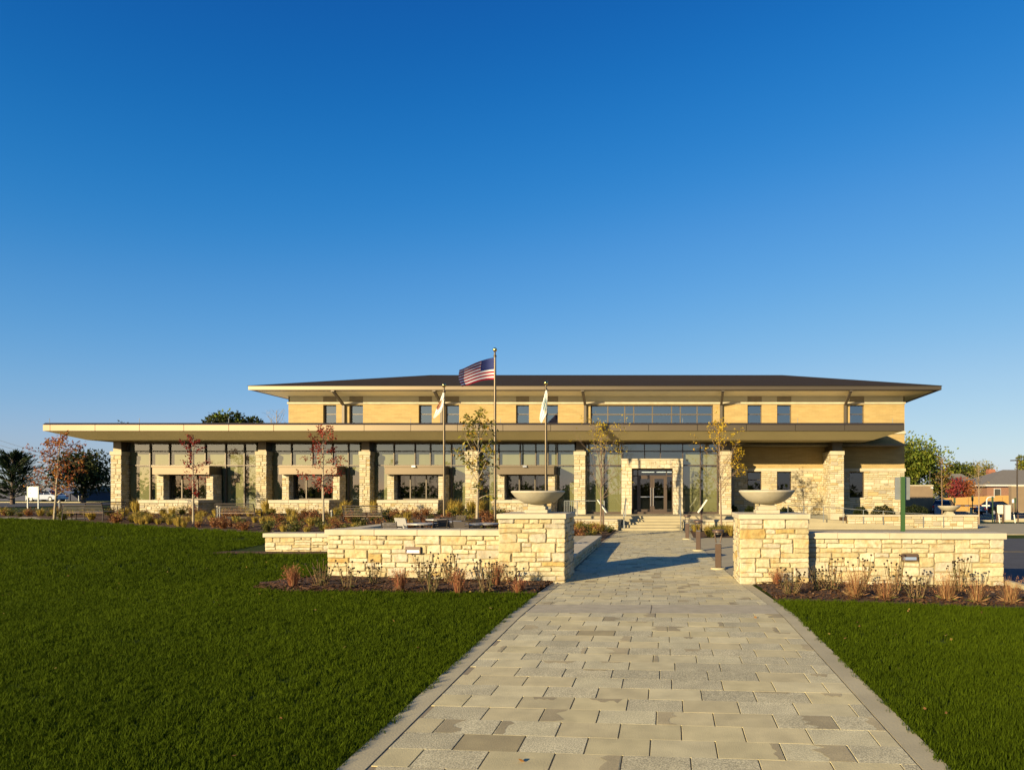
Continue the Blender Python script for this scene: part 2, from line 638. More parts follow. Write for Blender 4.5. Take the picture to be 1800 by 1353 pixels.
def stones(mb, O, u, n, W, H, rng, unit=.09, cell=.08, d=.03, gap=.012, pal=PAL, fine=True, hmax=3, wmin=3, wmax=8, ext=0):
    """random ashlar of separate bulging stones over a rectangle: O corner, u along, z up, n outward"""
    O, u, n = Vector(O), Vector(u), Vector(n)
    z = Vector((0, 0, 1))
    nc = max(1, round(W / cell)); nr = max(1, round(H / unit))
    cw, ch = W / nc, H / nr
    occ = np.zeros((nr, nc), bool)
    for r in range(nr):
        c = 0
        while c < nc:
            if occ[r, c]: c += 1; continue
            free = 0
            while c + free < nc and not occ[r, c + free]: free += 1
            wd = min(free, rng.randint(wmin, wmax))
            if free - wd < wmin - 1: wd = free if free <= wmax + 1 else free // 2
            ht = min(nr - r, (rng.choice([1, 1, 1, 1, 2, 2]) if hmax > 2 else rng.choice([1, 1, 2])) if hmax >= 3 else rng.randint(1, hmax))
            while ht > 1 and ht * ch * 1.15 > wd * cw: ht -= 1
            if nr - r - ht == 1 and ht > 1 and rng.random() < .5: ht -= 1
            occ[r:r + ht, c:c + wd] = True
            x0, x1 = c * cw, (c + wd) * cw
            if c == 0: x0 -= ext
            if c + wd == nc: x1 += ext
            z0, z1 = r * ch, (r + ht) * ch
            col = pick(rng, pal)
            hh = gap / 2
            j = min(.024, .16 * (z1 - z0)) if fine else 0
            J = lambda a: a + rng.uniform(-j, j) * .8
            dd = d * rng.uniform(.5, 1.35)
            ex0 = 0 if c == 0 else hh
            ex1 = 0 if c + wd == nc else hh
            if fine:
                a0, a1, b0, b1 = x0 + ex0, x1 - ex1, z0 + hh, z1 - hh
                jj = lambda v, e: v if e else J(v)
                k = min(.02, (b1 - b0) * .2)
                xm = (a0 + a1) / 2 + rng.uniform(-.1, .1) * (a1 - a0)
                ring = [(a0 + k * rng.random(), J(b0)), (xm, J(b0)), (a1 - k * rng.random(), J(b0)), (jj(a1, c + wd == nc), (b0 + b1) / 2),
                        (a1 - k * rng.random(), J(b1)), (xm + rng.uniform(-.02, .02), J(b1)), (a0 + k * rng.random(), J(b1)), (jj(a0, c == 0), (b0 + b1) / 2)]
                m0 = ((a0 + a1) / 2, (b0 + b1) / 2)
                V = []
                for (px, pz) in ring: V.append(O + u * px + z * pz - n * .004)
                for (px, pz) in ring:
                    V.append(O + u * (px + (m0[0] - px) * .02) + z * (pz + (m0[1] - pz) * .03) + n * dd * .6)
                ins = .022
                for (px, pz) in ring:
                    dx, dz = m0[0] - px, m0[1] - pz
                    l = math.hypot(dx, dz) + 1e-6
                    q = min(ins / l, .4)
                    V.append(O + u * (px + dx * q) + z * (pz + dz * q) + n * dd * rng.uniform(.88, 1.06))
                V.append(O + u * m0[0] + z * m0[1] + n * dd * rng.uniform(.95, 1.15))
                Fs = []
                for k2 in range(8):
                    k3 = (k2 + 1) % 8
                    Fs.append((k2, k3, 8 + k3, 8 + k2)); Fs.append((8 + k2, 8 + k3, 16 + k3, 16 + k2)); Fs.append((16 + k2, 16 + k3, 24))
                mb.mesh(V, Fs, col)
            else:
                a0, a1, b0, b1 = x0 + ex0, x1 - ex1, z0 + hh, z1 - hh
                ins = min(.02, (b1 - b0) * .2)
                V = [O + u * px + z * pz - n * .004 for px, pz in ((a0, b0), (a1, b0), (a1, b1), (a0, b1))]
                V += [O + u * px + z * pz + n * dd * rng.uniform(.85, 1.15) for px, pz in ((a0 + ins, b0 + ins), (a1 - ins, b0 + ins), (a1 - ins, b1 - ins), (a0 + ins, b1 - ins))]
                mb.mesh(V, [(0, 1, 5, 4), (1, 2, 6, 5), (2, 3, 7, 6), (3, 0, 4, 7), (4, 5, 6, 7)], col)
            c += wd


def stone_box(parent, x0, x1, y0, y1, z0, z1, rng, faces='flrb', near=True, name='stonework', **kw):
    """stone-faced block: mortar core + ashlar stones on the chosen faces"""
    mb = MB()
    d = kw.get('d', .03)
    i = 0.0
    mb.box(x0, x1, y0, y1, z0, z1, None, 1)
    pal = PAL if near else PAL_FAR
    args = dict(pal=pal, fine=near, ext=d * .9)
    args.update(kw)
    if 'f' in faces: stones(mb, (x0, y0, z0), (1, 0, 0), (0, -1, 0), x1 - x0, z1 - z0, rng, **args)
    a2 = dict(args); a2['ext'] = 0
    if 'r' in faces: stones(mb, (x1, y0, z0), (0, 1, 0), (1, 0, 0), y1 - y0, z1 - z0, rng, **a2)
    if 'l' in faces: stones(mb, (x0, y1, z0), (0, -1, 0), (-1, 0, 0), y1 - y0, z1 - z0, rng, **a2)
    if 'b' in faces: stones(mb, (x1, y1, z0), (-1, 0, 0), (0, 1, 0), x1 - x0, z1 - z0, rng, **args)
    mb.hascol = True
    return mb.build(name, ['stone' if near else 'far_stone', 'mortar'], parent)


def strip(mb, L, Rr, nacross=2, dz=.0, col=None, mi=0, follow=True, zfix=None):
    """ground strip between two polylines of (x, y) with the same number of points"""
    rows = []
    for a, b in zip(L, Rr):
        row = []
        for k in range(nacross + 1):
            t = k / nacross
            x, y = a[0] + (b[0] - a[0]) * t, a[1] + (b[1] - a[1]) * t
            row.append((x, y, (zfix if zfix is not None else g(x, y)) + dz))
        rows.append(row)
    n = nacross + 1
    V = [p for r in rows for p in r]
    Fs = []
    for i in range(len(rows) - 1):
        for k in range(nacross):
            Fs.append((i * n + k, i * n + k + 1, (i + 1) * n + k + 1, (i + 1) * n + k))
    mb.mesh(V, Fs, col, mi)


def rect_strip(mb, x0, x1, y0, y1, dz, step=.6, nac=None, **kw):
    n = max(1, int((y1 - y0) / step))
    ys = [y0 + (y1 - y0) * i / n for i in range(n + 1)]
    strip(mb, [(x0, y) for y in ys], [(x1, y) for y in ys], nac or max(1, int((x1 - x0) / step)), dz, **kw)

# ------------------------------------------------------------------ ground
def lawn_grid():
    xs = sorted(set([-700, -400, -250, -160, -120, -90, -70, -55] + [round(-45 + .6 * i, 3) for i in range(0, 142)] + [45, 55, 70, 95, 130, 200, 320, 700]))
    ys = sorted(set([-400, -150, -60, -20, -5] + [round(1 + .55 * i, 3) for i in range(0, 120)] + [70, 78, 90, 110, 140, 180, 240, 350, 600, 1200]))
    mb = MB()
    V = [(x, y, g(x, y)) for y in ys for x in xs]
    n = len(xs)
    Fs = [(j * n + i, j * n + i + 1, (j + 1) * n + i + 1, (j + 1) * n + i) for j in range(len(ys) - 1) for i in range(n - 1)]
    mb.mesh(V, Fs, None, 0, True)
    struct(mb, "ground", "lawn_soil")


lawn_grid()

rng = random.Random(7)


def xL(Y): return float(np.interp(Y, [0, 5.14, 11, 16, 27, 36.5], [-2.05, -2.13, -2.23, -2.34, -2.46, -2.40]))
def xR(Y): return float(np.interp(Y, [0, 5.14, 11, 16, 18.4, 24.2, 30.4, 36.5], [1.85, 1.80, 1.76, 1.587, 1.45, 1.22, 1.0, .80]))
def skew(s): return float(np.interp(s, [0, 8, 12, 16], [-.088, -.08, -.02, 0]))


def path():
    base = MB()
    ys = [1.5 + .4 * i for i in range(88)]
    strip(base, [(xL(y) - .22, y) for y in ys], [(xR(y) + (.22 if y < 16 else .05), y) for y in ys], 6, .010)
    b = base.build("path_joint_bed", "joint_sand")
    mb = MB()
    cols = [((.56, .485, .295), 0), ((.54, .465, .29), 0), ((.58, .51, .33), 0), ((.56, .50, .345), .8), ((.59, .53, .37), .8), ((.53, .475, .33), .9), ((.59, .53, .36), .5)]
    dampc = (.34, .28, .145)

    def slab(u0, u1, s0, s1, col, gapx=.0045, zt=.020, bev=.0022, gapy=.0007):
        def P(u, s, z):
            y = s + skew(s) * u
            return (u, y, g(u, y) + z)
        a0, a1, b0, b1 = u0 + gapx, u1 - gapx, s0 + gapy, s1 - gapy
        zt += rng.uniform(-.0007, .0007)
        V = [P(a0, b0, zt - .006), P(a1, b0, zt - .006), P(a1, b1, zt - .006), P(a0, b1, zt - .006),
             P(a0 + bev, b0, zt), P(a1 - bev, b0, zt), P(a1 - bev, b1, zt), P(a0 + bev, b1, zt)]
        mb.mesh(V, [(0, 1, 5, 4), (1, 2, 6, 5), (2, 3, 7, 6), (3, 0, 4, 7), (4, 5, 6, 7)], col)
        return V

    def stain(u0, u1, s0, s1):
        """damp patch with a ragged edge lying on one paver, from one of its edges"""
        W, H = u1 - u0, s1 - s0
        kind = rng.random()
        pts = []
        if kind < .6:   # from an end
            wd = rng.uniform(.12, .55) * W
            left = rng.random() < .5
            n = 7
            e = []
            for k in range(n):
                e.append((wd * rng.uniform(.55, 1.1), s0 + .012 + (H - .024) * k / (n - 1)))
            if left:
                pts = [(u0 + .012, s0 + .012)] + [(u0 + a, b_) for a, b_ in e] + [(u0 + .012, s1 - .012)]
            else:
                pts = [(u1 - .012, s0 + .012)] + [(u1 - a, b_) for a, b_ in e] + [(u1 - .012, s1 - .012)]
                pts = pts[::-1]
        else:           # along the far or near edge
            hd = rng.uniform(.15, .4) * H
            n = 9
            q0 = rng.uniform(0, .4); q1 = rng.uniform(.6, 1)
            xs = [u0 + .012 + (W - .024) * (q0 + (q1 - q0) * k / (n - 1)) for k in range(n)]
            pts = [(x, s1 - .012 - hd * (rng.uniform(.4, 1.1) if 0 < i < n - 1 else .05)) for i, x in enumerate(xs)] + [(xs[-1], s1 - .012), (xs[0], s1 - .012)]
        V = []
        for u, s in pts:
            y = s + skew(s) * u
            V.append((u, y, g(u, y) + .0212))
        kk = rng.uniform(.9, 1.25)
        st.face(V, (*[c * kk for c in dampc], .3))
    st = MB()
    s = 2.2
    i = 0
    while s < 36.2:
        if 11.2 <= s < 11.25 + .3:
            s1 = s + 1.0
            for a, b_ in ((xL(s), -.26), (-.26, xR(s))):
                # follow the sloping edges
                slab(a, b_, s, s1, (.41, .355, .225, 0), .006)
            s = s1
            continue
        h = .345 if s < 17 else .345
        if s < 11.2 < s + h * 1.3: h = 11.2 - s
        x0, x1 = xL(s), xR(s)
        off = (.0 if i % 2 else .27) + rng.uniform(-.06, .06)
        u = x0 - off
        while u < x1 - .02:
            wd = .505 * rng.choice([1, 1, 1, .98, 1.02])
            a, b_ = max(u, x0), min(u + wd, x1)
            if x1 - b_ < .12: b_ = x1
            if a == x0 and b_ - a < .1: b_ = b_ + .505 if b_ + .505 < x1 else x1
            if b_ - a > .02:
                c, al = rng.choice(cols)
                k = rng.uniform(.93, 1.07)
                if rng.random() < .006: c, al = (.40, .33, .19), .2
                slab(a, b_, s, s + h, (c[0] * k * .93, c[1] * k * .92, c[2] * k * .76, al))
                if rng.random() < .34 and b_ - a > .2 and al < .9: stain(a, b_, s, s + h)
            u = b_
        s += h
        i += 1
    p = struct(mb, "path", "paver")
    o = st.build("damp_stain", "paver", p); o['kind'] = 'stuff'
    b.parent = p
    b.name = "joint_sand"
    k = MB()
    for f, sg in ((xL, -1), (xR, 1)):
        ys = [1.5 + .41 * i for i in range(36)]
        ys = [y for y in ys if y < 15.6] + [15.7]
        L = [(f(y) + sg * .012, y) for y in ys]
        Rr = [(f(y) + sg * .195, y) for y in ys]
        strip(k, L, Rr, 1, .016)
        strip(k, Rr, [(x + sg * .02, y) for x, y in Rr], 1, .016)
        # outer and inner faces
        for E in (L, Rr):
            V = []
            for x, y in E: V += [(x, y, g(x, y) + .0155), (x, y, g(x, y) - .05)]
            k.mesh(V, [(2 * i, 2 * i + 1, 2 * i + 3, 2 * i + 2) for i in range(len(E) - 1)])
    struct(k, "path_kerb", "kerb_concrete")


path()


# ---- plaza, pavements, parking ----
def paving():
    mb = MB()
    ys = [16.6 + .5 * i for i in range(40)]
    strip(mb, [(xR(y) + .03, y) for y in ys], [(7.0 if y < 33 else 9.0, y) for y in ys], 8, .012)
    struct(mb, "plaza_pavement", "concrete")
    mb = MB()
    rect_strip(mb, 7.0, 42, 33.2, 37.4, .016, 1.2)
    rect_strip(mb, 13.5, 42, 37.4, 44.0, .016, 1.2)
    mb.box(7.0, 42, 33.0, 33.2, -.4, .020)
    struct(mb, "pavement", "concrete")
    mb = MB()
    rect_strip(mb, 7.95, 60, 15.1, 32.4, .02, .8)
    mb.face([(7.6, 15.0, g(9, 20) + .019), (60, 15.0, g(9, 20) + .019), (60, 33.0, g(9, 20) + .019), (7.6, 33.0, g(9, 20) + .019)])
    struct(mb, "parking_lot", "asphalt")
    mb = MB()
    for y in (19.4, 25.2, 31.0):
        L = [(8.6 + 1.0 * i, y - .02 * i) for i in range(6)]
        strip(mb, L, [(x, yy + .11) for x, yy in L], 1, .026)
    struct(mb, "parking_lines", "yellow_paint")
    mb = MB()
    mb.bevbox(7.5, 30, 14.75, 14.95, -.4, .02, .012); mb.bevbox(7.5, 7.65, 14.955, 32.995, -.4, .015, .012)
    struct(mb, "parking_kerb", "kerb_concrete")
    # far roads on the right
    mb = MB()
    rect_strip(mb, 16.5, 100, 57, 80, .03, 2.5)
    struct(mb, "driveway", "asphalt")
    mb = MB()
    mb.box(17.5, 60, 56.6, 57.0, -.6, -.28); mb.box(16, 60, 80.0, 80.4, -.6, -.25)
    struct(mb, "driveway_kerb", "kerb_concrete")
    # road on the left
    mb = MB()
    L = [(-140 + 6 * i, 58) for i in range(15)]
    strip(mb, L, [(x + 2, 84) for x, y in L], 8, .06)
    struct(mb, "road", "asphalt")
    mb = MB()
    mb.box(-140, -38, 84.3, 84.7, .3, .75); mb.box(-140, -56, 57.4, 57.8, .3, .75)
    struct(mb, "road_kerb", "kerb_concrete")
    # concrete walk through the planting in front of the low wing
    mb = MB()
    ys = [-34 + .6 * i for i in range(47)]
    strip(mb, [(x, 34.6 - (x + 34) * .02) for x in ys], [(x, 36.0 - (x + 34) * .02) for x in ys], 3, .03)
    struct(mb, "garden_walk", "concrete")


paving()


# ---- planting beds ----
def bed(name, L, Rr, na, dz, mound=.05):
    mb = MB()
    rows = []
    n = na + 1
    V = []
    for a, b in zip(L, Rr):
        for k in range(n):
            t = k / na
            x, y = a[0] + (b[0] - a[0]) * t, a[1] + (b[1] - a[1]) * t
            e = min(t, 1 - t) * 2
            V.append((x, y, g(x, y) + dz + mound * min(1, e * 2) + (rng.uniform(-.012, .012) if 0 < k < na else 0)))
    Fs = [(i * n + k, i * n + k + 1, (i + 1) * n + k + 1, (i + 1) * n + k) for i in range(len(L) - 1) for k in range(na)]
    mb.mesh(V, Fs, None, 0, True)
    o = mb.build(name, "mulch")
    o['kind'] = 'structure'
    return o


def lerp_pts(p, q, n): return [(p[0] + (q[0] - p[0]) * i / n, p[1] + (q[1] - p[1]) * i / n) for i in range(n + 1)]


# left mulch bed: front edge from the kerb to beyond the wall end
bed("mulch_bed", [(-2.56, 13.9)] + lerp_pts((-2.62, 13.75), (-7.4, 14.15), 24) + [(-7.9, 14.35), (-8.3, 14.7), (-8.6, 15.1)],
    [(-2.56, 15.85)] + lerp_pts((-2.62, 16.4), (-7.7, 16.9), 24) + [(-7.9, 16.5), (-8.3, 15.9), (-8.6, 15.2)], 8, .015)
bed("mulch_bed", lerp_pts((1.95, 12.75), (7.7, 12.15), 30), lerp_pts((1.85, 15.8), (7.7, 16.2), 30), 9, .015, .04)
# ring of mulch along the back garden wall
bed("mulch_bed", lerp_pts((-13.2, 20.45), (-7.0, 20.55), 16), lerp_pts((-12.6, 21.1), (-7.0, 21.1), 16), 3, .015, .02)
# long bed in front of the low wing
edge = [(0, 912), (93, 915), (193, 921), (270, 926), (344, 930.5), (410, 934), (472, 937.5), (540, 939.5)]
Lb = [ground_at(*p) for p in edge]
Lb = [(-46., Lb[0][1] + 1.5)] + Lb + [(-10.2, 26.5), (-6, 27.3), (-2.6, 27.3)]
def resample(P, n):
    d = [0]
    for a, b in zip(P, P[1:]): d.append(d[-1] + math.hypot(b[0] - a[0], b[1] - a[1]))
    out = []
    for i in range(n + 1):
        t = d[-1] * i / n
        out.append((float(np.interp(t, d, [p[0] for p in P])), float(np.interp(t, d, [p[1] for p in P]))))
    return out
Lb = resample(Lb, 90)
Rb = [(x, 40.6 if x > -33 else 40.6) for x, y in Lb]
BED_EDGE = Lb
bed("mulch_bed", Lb, Rb, 22, .018, .02)
# strips in front of the terrace walls, either side of the path
bed("mulch_bed", lerp_pts((-4.9, 33.6), (-2.62, 33.9), 6), lerp_pts((-4.9, 36.2), (-2.62, 36.2), 6), 4, .02, .02)
bed("mulch_bed", lerp_pts((1.12, 30.6), (3.5, 30.6), 6), lerp_pts((1.12, 36.2), (3.5, 36.2), 6), 5, .02, .02)

# thin grey edging between the lawn and the long bed
mb = MB()
E = [p for p in BED_EDGE if -29 < p[0] < -11]
strip(mb, [(x, y - .10) for x, y in E], E, 1, .03)
struct(mb, "bed_edging", "kerb_concrete")


# loose wood chips on the near beds
def chips():
    mb = MB()
    r = random.Random(3)
    for k in range(9000):
        if r.random() < .5: x, y = r.uniform(-8.4, -2.5), r.uniform(13.9, 16.2)
        else: x, y = r.uniform(1.9, 7.6), r.uniform(12.4, 16.2)
        if x < 0 and y < 13.95 + max(0, -(x + 7.4)) * .5: continue
        if x > 0 and y < 12.8 - .1 * (x - 2): continue
        z = g(x, y) + .055 + r.uniform(-.012, .02)
        a = r.uniform(0, 6.3); l = r.uniform(.012, .045); wd = r.uniform(.005, .014)
        dx, dy = cos(a) * l, sin(a) * l
        ex, ey = -sin(a) * wd, cos(a) * wd
        t = r.uniform(-.02, .02); t2 = r.uniform(-.012, .012)
        q = r.random()
        c = (.060, .023, .003) if q < .75 else ((.085, .038, .010) if q < .975 else (.18, .11, .05))
        mb.face([(x - dx - ex, y - dy - ey, z - t - t2), (x + dx - ex, y + dy - ey, z + t - t2), (x + dx + ex, y + dy + ey, z + t + t2), (x - dx + ex, y - dy + ey, z - t + t2)], c)
    o = mb.build("mulch_chips", "matte_attr")
    tag(o, "dark brown shredded bark chips scattered over the near mulch beds", "mulch", kind='stuff')


chips()


# ---- lawn blades ----
def lawn_blades():
    r = np.random.default_rng(5)
    rr = random.Random(5)
    tufts = []
    for t in range(3):
        mb = MB()
        for b_ in range(16):
            a = rr.uniform(0, 6.28); rad = .055 * math.sqrt(rr.random())
            x, y = rad * cos(a), rad * sin(a)
            h = rr.uniform(.035, .075); wd = rr.uniform(.0022, .0036)
            da = rr.uniform(0, 6.28); ln = rr.uniform(.1, .75) * h
            dx, dy = cos(da), sin(da)
            px, py = -dy * wd, dx * wd
            m = (x + dx * ln * .35, y + dy * ln * .35, h * .6)
            tip = (x + dx * ln, y + dy * ln, h)
            V = [(x - px, y - py, -.01), (x + px, y + py, -.01), (m[0] + px * .8, m[1] + py * .8, m[2]), (m[0] - px * .8, m[1] - py * .8, m[2]), tip]
            mb.mesh(V, [(0, 1, 2, 3), (3, 2, 4)])
        tufts.append(mb.build("grass_tuft", "grass_blade", link=False))
    # sample positions in the view wedge, thinning with distance
    pts = []
    bx = np.array([p[0] for p in BED_EDGE]); by = np.array([p[1] for p in BED_EDGE])
    for (y0, y1, dens) in ((2.6, 4.6, 1000), (4.6, 6.5, 900), (6.5, 9, 620), (9, 12.5, 380), (12.5, 17, 210), (17, 24, 110), (24, 37, 55)):
        xa, xb = -1.2 * y1 - 2.6, .75 * y1 + 2.6
        n = int((xb - xa) * (y1 - y0) * dens)
        X = r.uniform(xa, xb, n); Y = r.uniform(y0, y1, n)
        ok = (X > -1.2 * Y - 2.5) & (X < .75 * Y + 2.5)
        l = np.interp(Y, [0, 5.14, 11, 16, 27, 36.5], [-2.05, -2.13, -2.23, -2.34, -2.46, -2.40]) - .20
        rt = np.interp(Y, [0, 5.14, 11, 16], [1.85, 1.80, 1.76, 1.587]) + .205
        jl = r.normal(0, .015, n)
        left = (X < l + jl) & ~((Y > 13.75 + np.clip((-X - 2.6) * .085, 0, .45) + np.clip(-X - 7.6, 0, 9) * .8 + jl * 2) & (X > -8.6) & (Y < 15.6 + jl))
        left &= ~((X > -8.1) & (Y > 15.3)) & ~((X > -13) & (Y > 20.4)) & ~((X > -8.2) & (Y > 15))
        left &= (Y < np.interp(X, bx, by) - .05)
        right = (X > rt + jl) & (Y < 12.72 - .105 * (np.minimum(X, 7.7) - 2) + jl * 2 + np.where(X > 7.75, 2.5, 0)) & (X < 14) & (Y < 14.7)
        m = ok & (left | right)
        pts.append(np.stack([X[m], Y[m], np.full(m.sum(), (y0 + y1) / 2)], 1))
    P = np.concatenate(pts)
    n = len(P)
    Z = np.array([g(x, y) for x, y in P[:, :2]])
    me = bpy.data.meshes.new("lawn_grass")
    co = np.stack([P[:, 0], P[:, 1], Z], 1).astype(np.float32)
    me.vertices.add(n)
    me.vertices.foreach_set('co', co.ravel())
    at = me.attributes.new('rot', 'FLOAT_VECTOR', 'POINT')
    rot = np.stack([r.normal(0, .18, n), r.normal(0, .18, n), r.uniform(0, 6.28, n)], 1).astype(np.float32)
    at.data.foreach_set('vector', rot.ravel())
    at = me.attributes.new('scl', 'FLOAT', 'POINT')
    sc = (np.maximum(.78, .78 * (P[:, 1] / 7.) ** .55) * r.uniform(.65, 1.25, n)).astype(np.float32)
    at.data.foreach_set('value', sc)
    at = me.attributes.new('idx', 'INT', 'POINT')
    at.data.foreach_set('value', r.integers(0, 3, n).astype(np.int32))
    o = bpy.data.objects.new("lawn_grass", me)
    COL.objects.link(o)
    tag(o, "short dense green lawn grass on both sides of the paved path", "grass", kind='stuff')
    ng = bpy.data.node_groups.new("lawn", 'GeometryNodeTree')
    ng.interface.new_socket("Geometry", in_out='INPUT', socket_type='NodeSocketGeometry')
    ng.interface.new_socket("Geometry", in_out='OUTPUT', socket_type='NodeSocketGeometry')
    gi = ng.nodes.new('NodeGroupInput'); go = ng.nodes.new('NodeGroupOutput')
    iop = ng.nodes.new('GeometryNodeInstanceOnPoints')
    jn = ng.nodes.new('GeometryNodeGeometryToInstance')
    for t in tufts[::-1]:
        oi = ng.nodes.new('GeometryNodeObjectInfo')
        oi.inputs['Object'].default_value = t
        ng.links.new(oi.outputs['Geometry'], jn.inputs[0])
    def named(nm, ty):
        a = ng.nodes.new('GeometryNodeInputNamedAttribute'); a.data_type = ty
        a.inputs['Name'].default_value = nm
        return a.outputs['Attribute']
    e2r = ng.nodes.new('FunctionNodeEulerToRotation')
    ng.links.new(named('rot', 'FLOAT_VECTOR'), e2r.inputs[0])
    ng.links.new(gi.outputs[0], iop.inputs['Points'])
    ng.links.new(jn.outputs[0], iop.inputs['Instance'])
    iop.inputs['Pick Instance'].default_value = True
    ng.links.new(named('idx', 'INT'), iop.inputs['Instance Index'])
    ng.links.new(e2r.outputs[0], iop.inputs['Rotation'])
    ng.links.new(named('scl', 'FLOAT'), iop.inputs['Scale'])
    ng.links.new(iop.outputs[0], go.inputs[0])
    md = o.modifiers.new("lawn", 'NODES'); md.node_group = ng
    print("lawn tufts", n)


lawn_blades()


# ------------------------------------------------------------------ near piers and walls
def coping(parent, x0, x1, y0, y1, z0, z1, cuts=(), name="coping", m="limestone"):
    mb = MB()
    xs = [x0] + list(cuts) + [x1]
    for a, b in zip(xs, xs[1:]): mb.bevbox(a + .002, b - .002, y0, y1, z0, z1, .008)
    return mb.build(name, m, parent)


def pier(x0, x1, y0, y1, label, seed):
    t = thing("stone_pier", label, "pier", ((x0 + x1) / 2, (y0 + y1) / 2, -.1), group="stone piers either side of the path")
    stone_box(t, x0, x1, y0, y1, -.2, 1.385, random.Random(seed), unit=.107, cell=.055, d=.029, gap=.015, wmin=4, wmax=10)
    coping(t, x0 - .055, x1 + .055, y0 - .065, y1 + .055, 1.387, 1.498)


pier(-3.72, -2.29, 15.9, 17.4, "square pale limestone pier at the left edge of the path, joined to the patio wall", 11)
pier(1.61, 3.07, 15.67, 17.2, "square pale limestone pier at the right edge of the path, near the bollards", 23)


def wall_thing(name, label, loc, rz, x0, x1, thick, zb, zt, cap, seed, cuts, ov=.07, faces='flr', grp=None, near=True, **kw):
    t = thing(name, label, "wall", loc, rz, grp, world=False)
    rr = random.Random(seed)
    stone_box(t, x0, x1, 0, thick, zb, zt - cap, rr, faces, near, **kw)
    coping(t, x0 - (ov if 'l' in faces else 0), x1 + (ov if 'r' in faces else 0), -ov, thick + ov, zt - cap + .002, zt, cuts)
    return t


def step_light(parent, x, z, y=-.03, lens=(.62, .64, .66)):
    """shallow louvred wall light: frame with a bright lens low in its opening"""
    f = MB()
    W, H = .175, .078
    y0, y1 = y - .048, y + .02
    f.box(x - W, x + W, y0, y1, z + .012, z + H); f.box(x - W, x + W, y0, y1, z - H, z - H + .02)
    f.box(x - W, x - W + .024, y0 + .001, y1, z - H + .02, z + .012); f.box(x + W - .024, x + W, y0 + .001, y1, z - H + .02, z + .012)
    fo = f.build("light_frame", "bronze", parent)
    l = MB()
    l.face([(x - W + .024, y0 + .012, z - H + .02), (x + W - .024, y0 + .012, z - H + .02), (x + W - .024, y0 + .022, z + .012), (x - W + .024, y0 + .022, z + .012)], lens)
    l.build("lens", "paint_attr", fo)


lw = wall_thing("garden_wall", "long waist-high limestone wall running left from the left pier, with a small light", (-3.72, 16.2, 0), R(-3.4), -4.05, 0, .5, -.25, 1.125, .135, 31,
                (-2.95, -1.95, -.95), faces='fl', unit=.107, cell=.055, d=.029, gap=.015, wmax=11, wmin=4)
step_light(lw, -2.05, .66)
rw = wall_thing("garden_wall", "long waist-high limestone wall running right from the right pier, before the parking lot", (3.07, 16.0, 0), R(-2.5), 0, 4.33, .5, -.3, 1.075, .135, 47,
                (.72, 1.86, 2.98), faces='fr', unit=.107, cell=.055, d=.029, gap=.015, wmax=11, wmin=4)
step_light(rw, 2.29, .54, lens=(.20, .26, .36))  # blue-grey puts a reflection into the lens colour
wall_thing("garden_wall", "low limestone wall end standing farther back on the lawn, left of the long wall", (-11.75, 21.0, 0), 0, 0, 4.6, .5, -.1, .77, .12, 53,
           (1.5, 3.0), faces='flr', unit=.075, cell=.07, d=.03, gap=.015)
# seat wall along the left edge of the patio
t = thing("seat_wall", "low pale capped seat wall crossing the patio behind the long wall", "wall", (-10.6, 24, .3), R(0), world=False)
stone_box(t, -.25, .25, -.9, 3.6, -.1, .36, random.Random(5), 'fr', False, unit=.09, cell=.1, wmax=6)
coping(t, -.32, .32, -1.0, 3.7, .362, .46)
# low seat wall beside the path, behind the left pier
t = thing("seat_wall", "knee-high stone seat wall edging the patio along the left side of the path", "wall", (-2.44, 17.4, 0), R(.4), world=False)
stone_box(t, -.42, 0, .02, 9.4, -.1, .255, random.Random(6), 'rb', True, unit=.085, cell=.07, d=.025, gap=.014, fine=True, hmax=2)
mbx = MB()
for i in range(6): mbx.bevbox(-.5, .05, .02 + 1.57 * i, .017 + 1.57 * (i + 1), .257, .34, .008)
mbx.build("coping", "limestone", t)

# patio behind the left wall
mb = MB()
mb.prism([(-7.4, 16.9), (-2.95, 16.75), (-2.95, 26.9), (-10.3, 26.9), (-10.3, 21.55), (-7.4, 21.55)], 'z', -.1, .325)
struct(mb, "patio", "concrete")


def bowl(loc, label, k=1.0):
    t = thing("planter_bowl", label, "planter", loc, group="shallow stone bowls on the garden walls", world=False)
    m = MB()
    prof = [(.0, .195), (.16, .195), (.27, .212), (.36, .25), (.45, .305), (.53, .375), (.595, .455), (.612, .478), (.595, .497), (.57, .505), (.54, .50), (.48, .44), (.36, .36), (.2, .31), (0, .30)]
    m.lathe([(r * k, z * k) for r, z in prof], n=64)
    m.build("bowl", "cast_stone", t)
    p = MB()
    p.bevbox(-.255 * k, .255 * k, -.255 * k, .255 * k, 0, .075 * k, .008); p.bevbox(-.20 * k, .20 * k, -.20 * k, .20 * k, .075 * k, .15 * k, .008); p.bevbox(-.155 * k, .155 * k, -.155 * k, .155 * k, .15 * k, .2 * k, .005)
    p.build("pedestal", "cast_stone", t)
    return t


bowl((PX(946, 16.65), 16.65, 1.498), "wide shallow cream stone bowl on top of the left pier", 1.02)
bowl((PX(1347.5, 16.42), 16.42, 1.498), "wide shallow cream stone bowl on top of the right pier", 1.045)

# ------------------------------------------------------------------ the building
YW = 42.6     # plane of the brick and stone wall
YG = 41.0     # plane of the glazing
YC = 40.42    # front of the columns
YF = 38.4     # front of the canopy fascia
YE = 41.08    # front of the roof eave
ZT = .70      # terrace level
B = thing("civic_building", "long yellow brick and limestone civic building with a wide flat canopy and dark hipped roof", "building", (-9, 42, .5))
rb = random.Random(77)

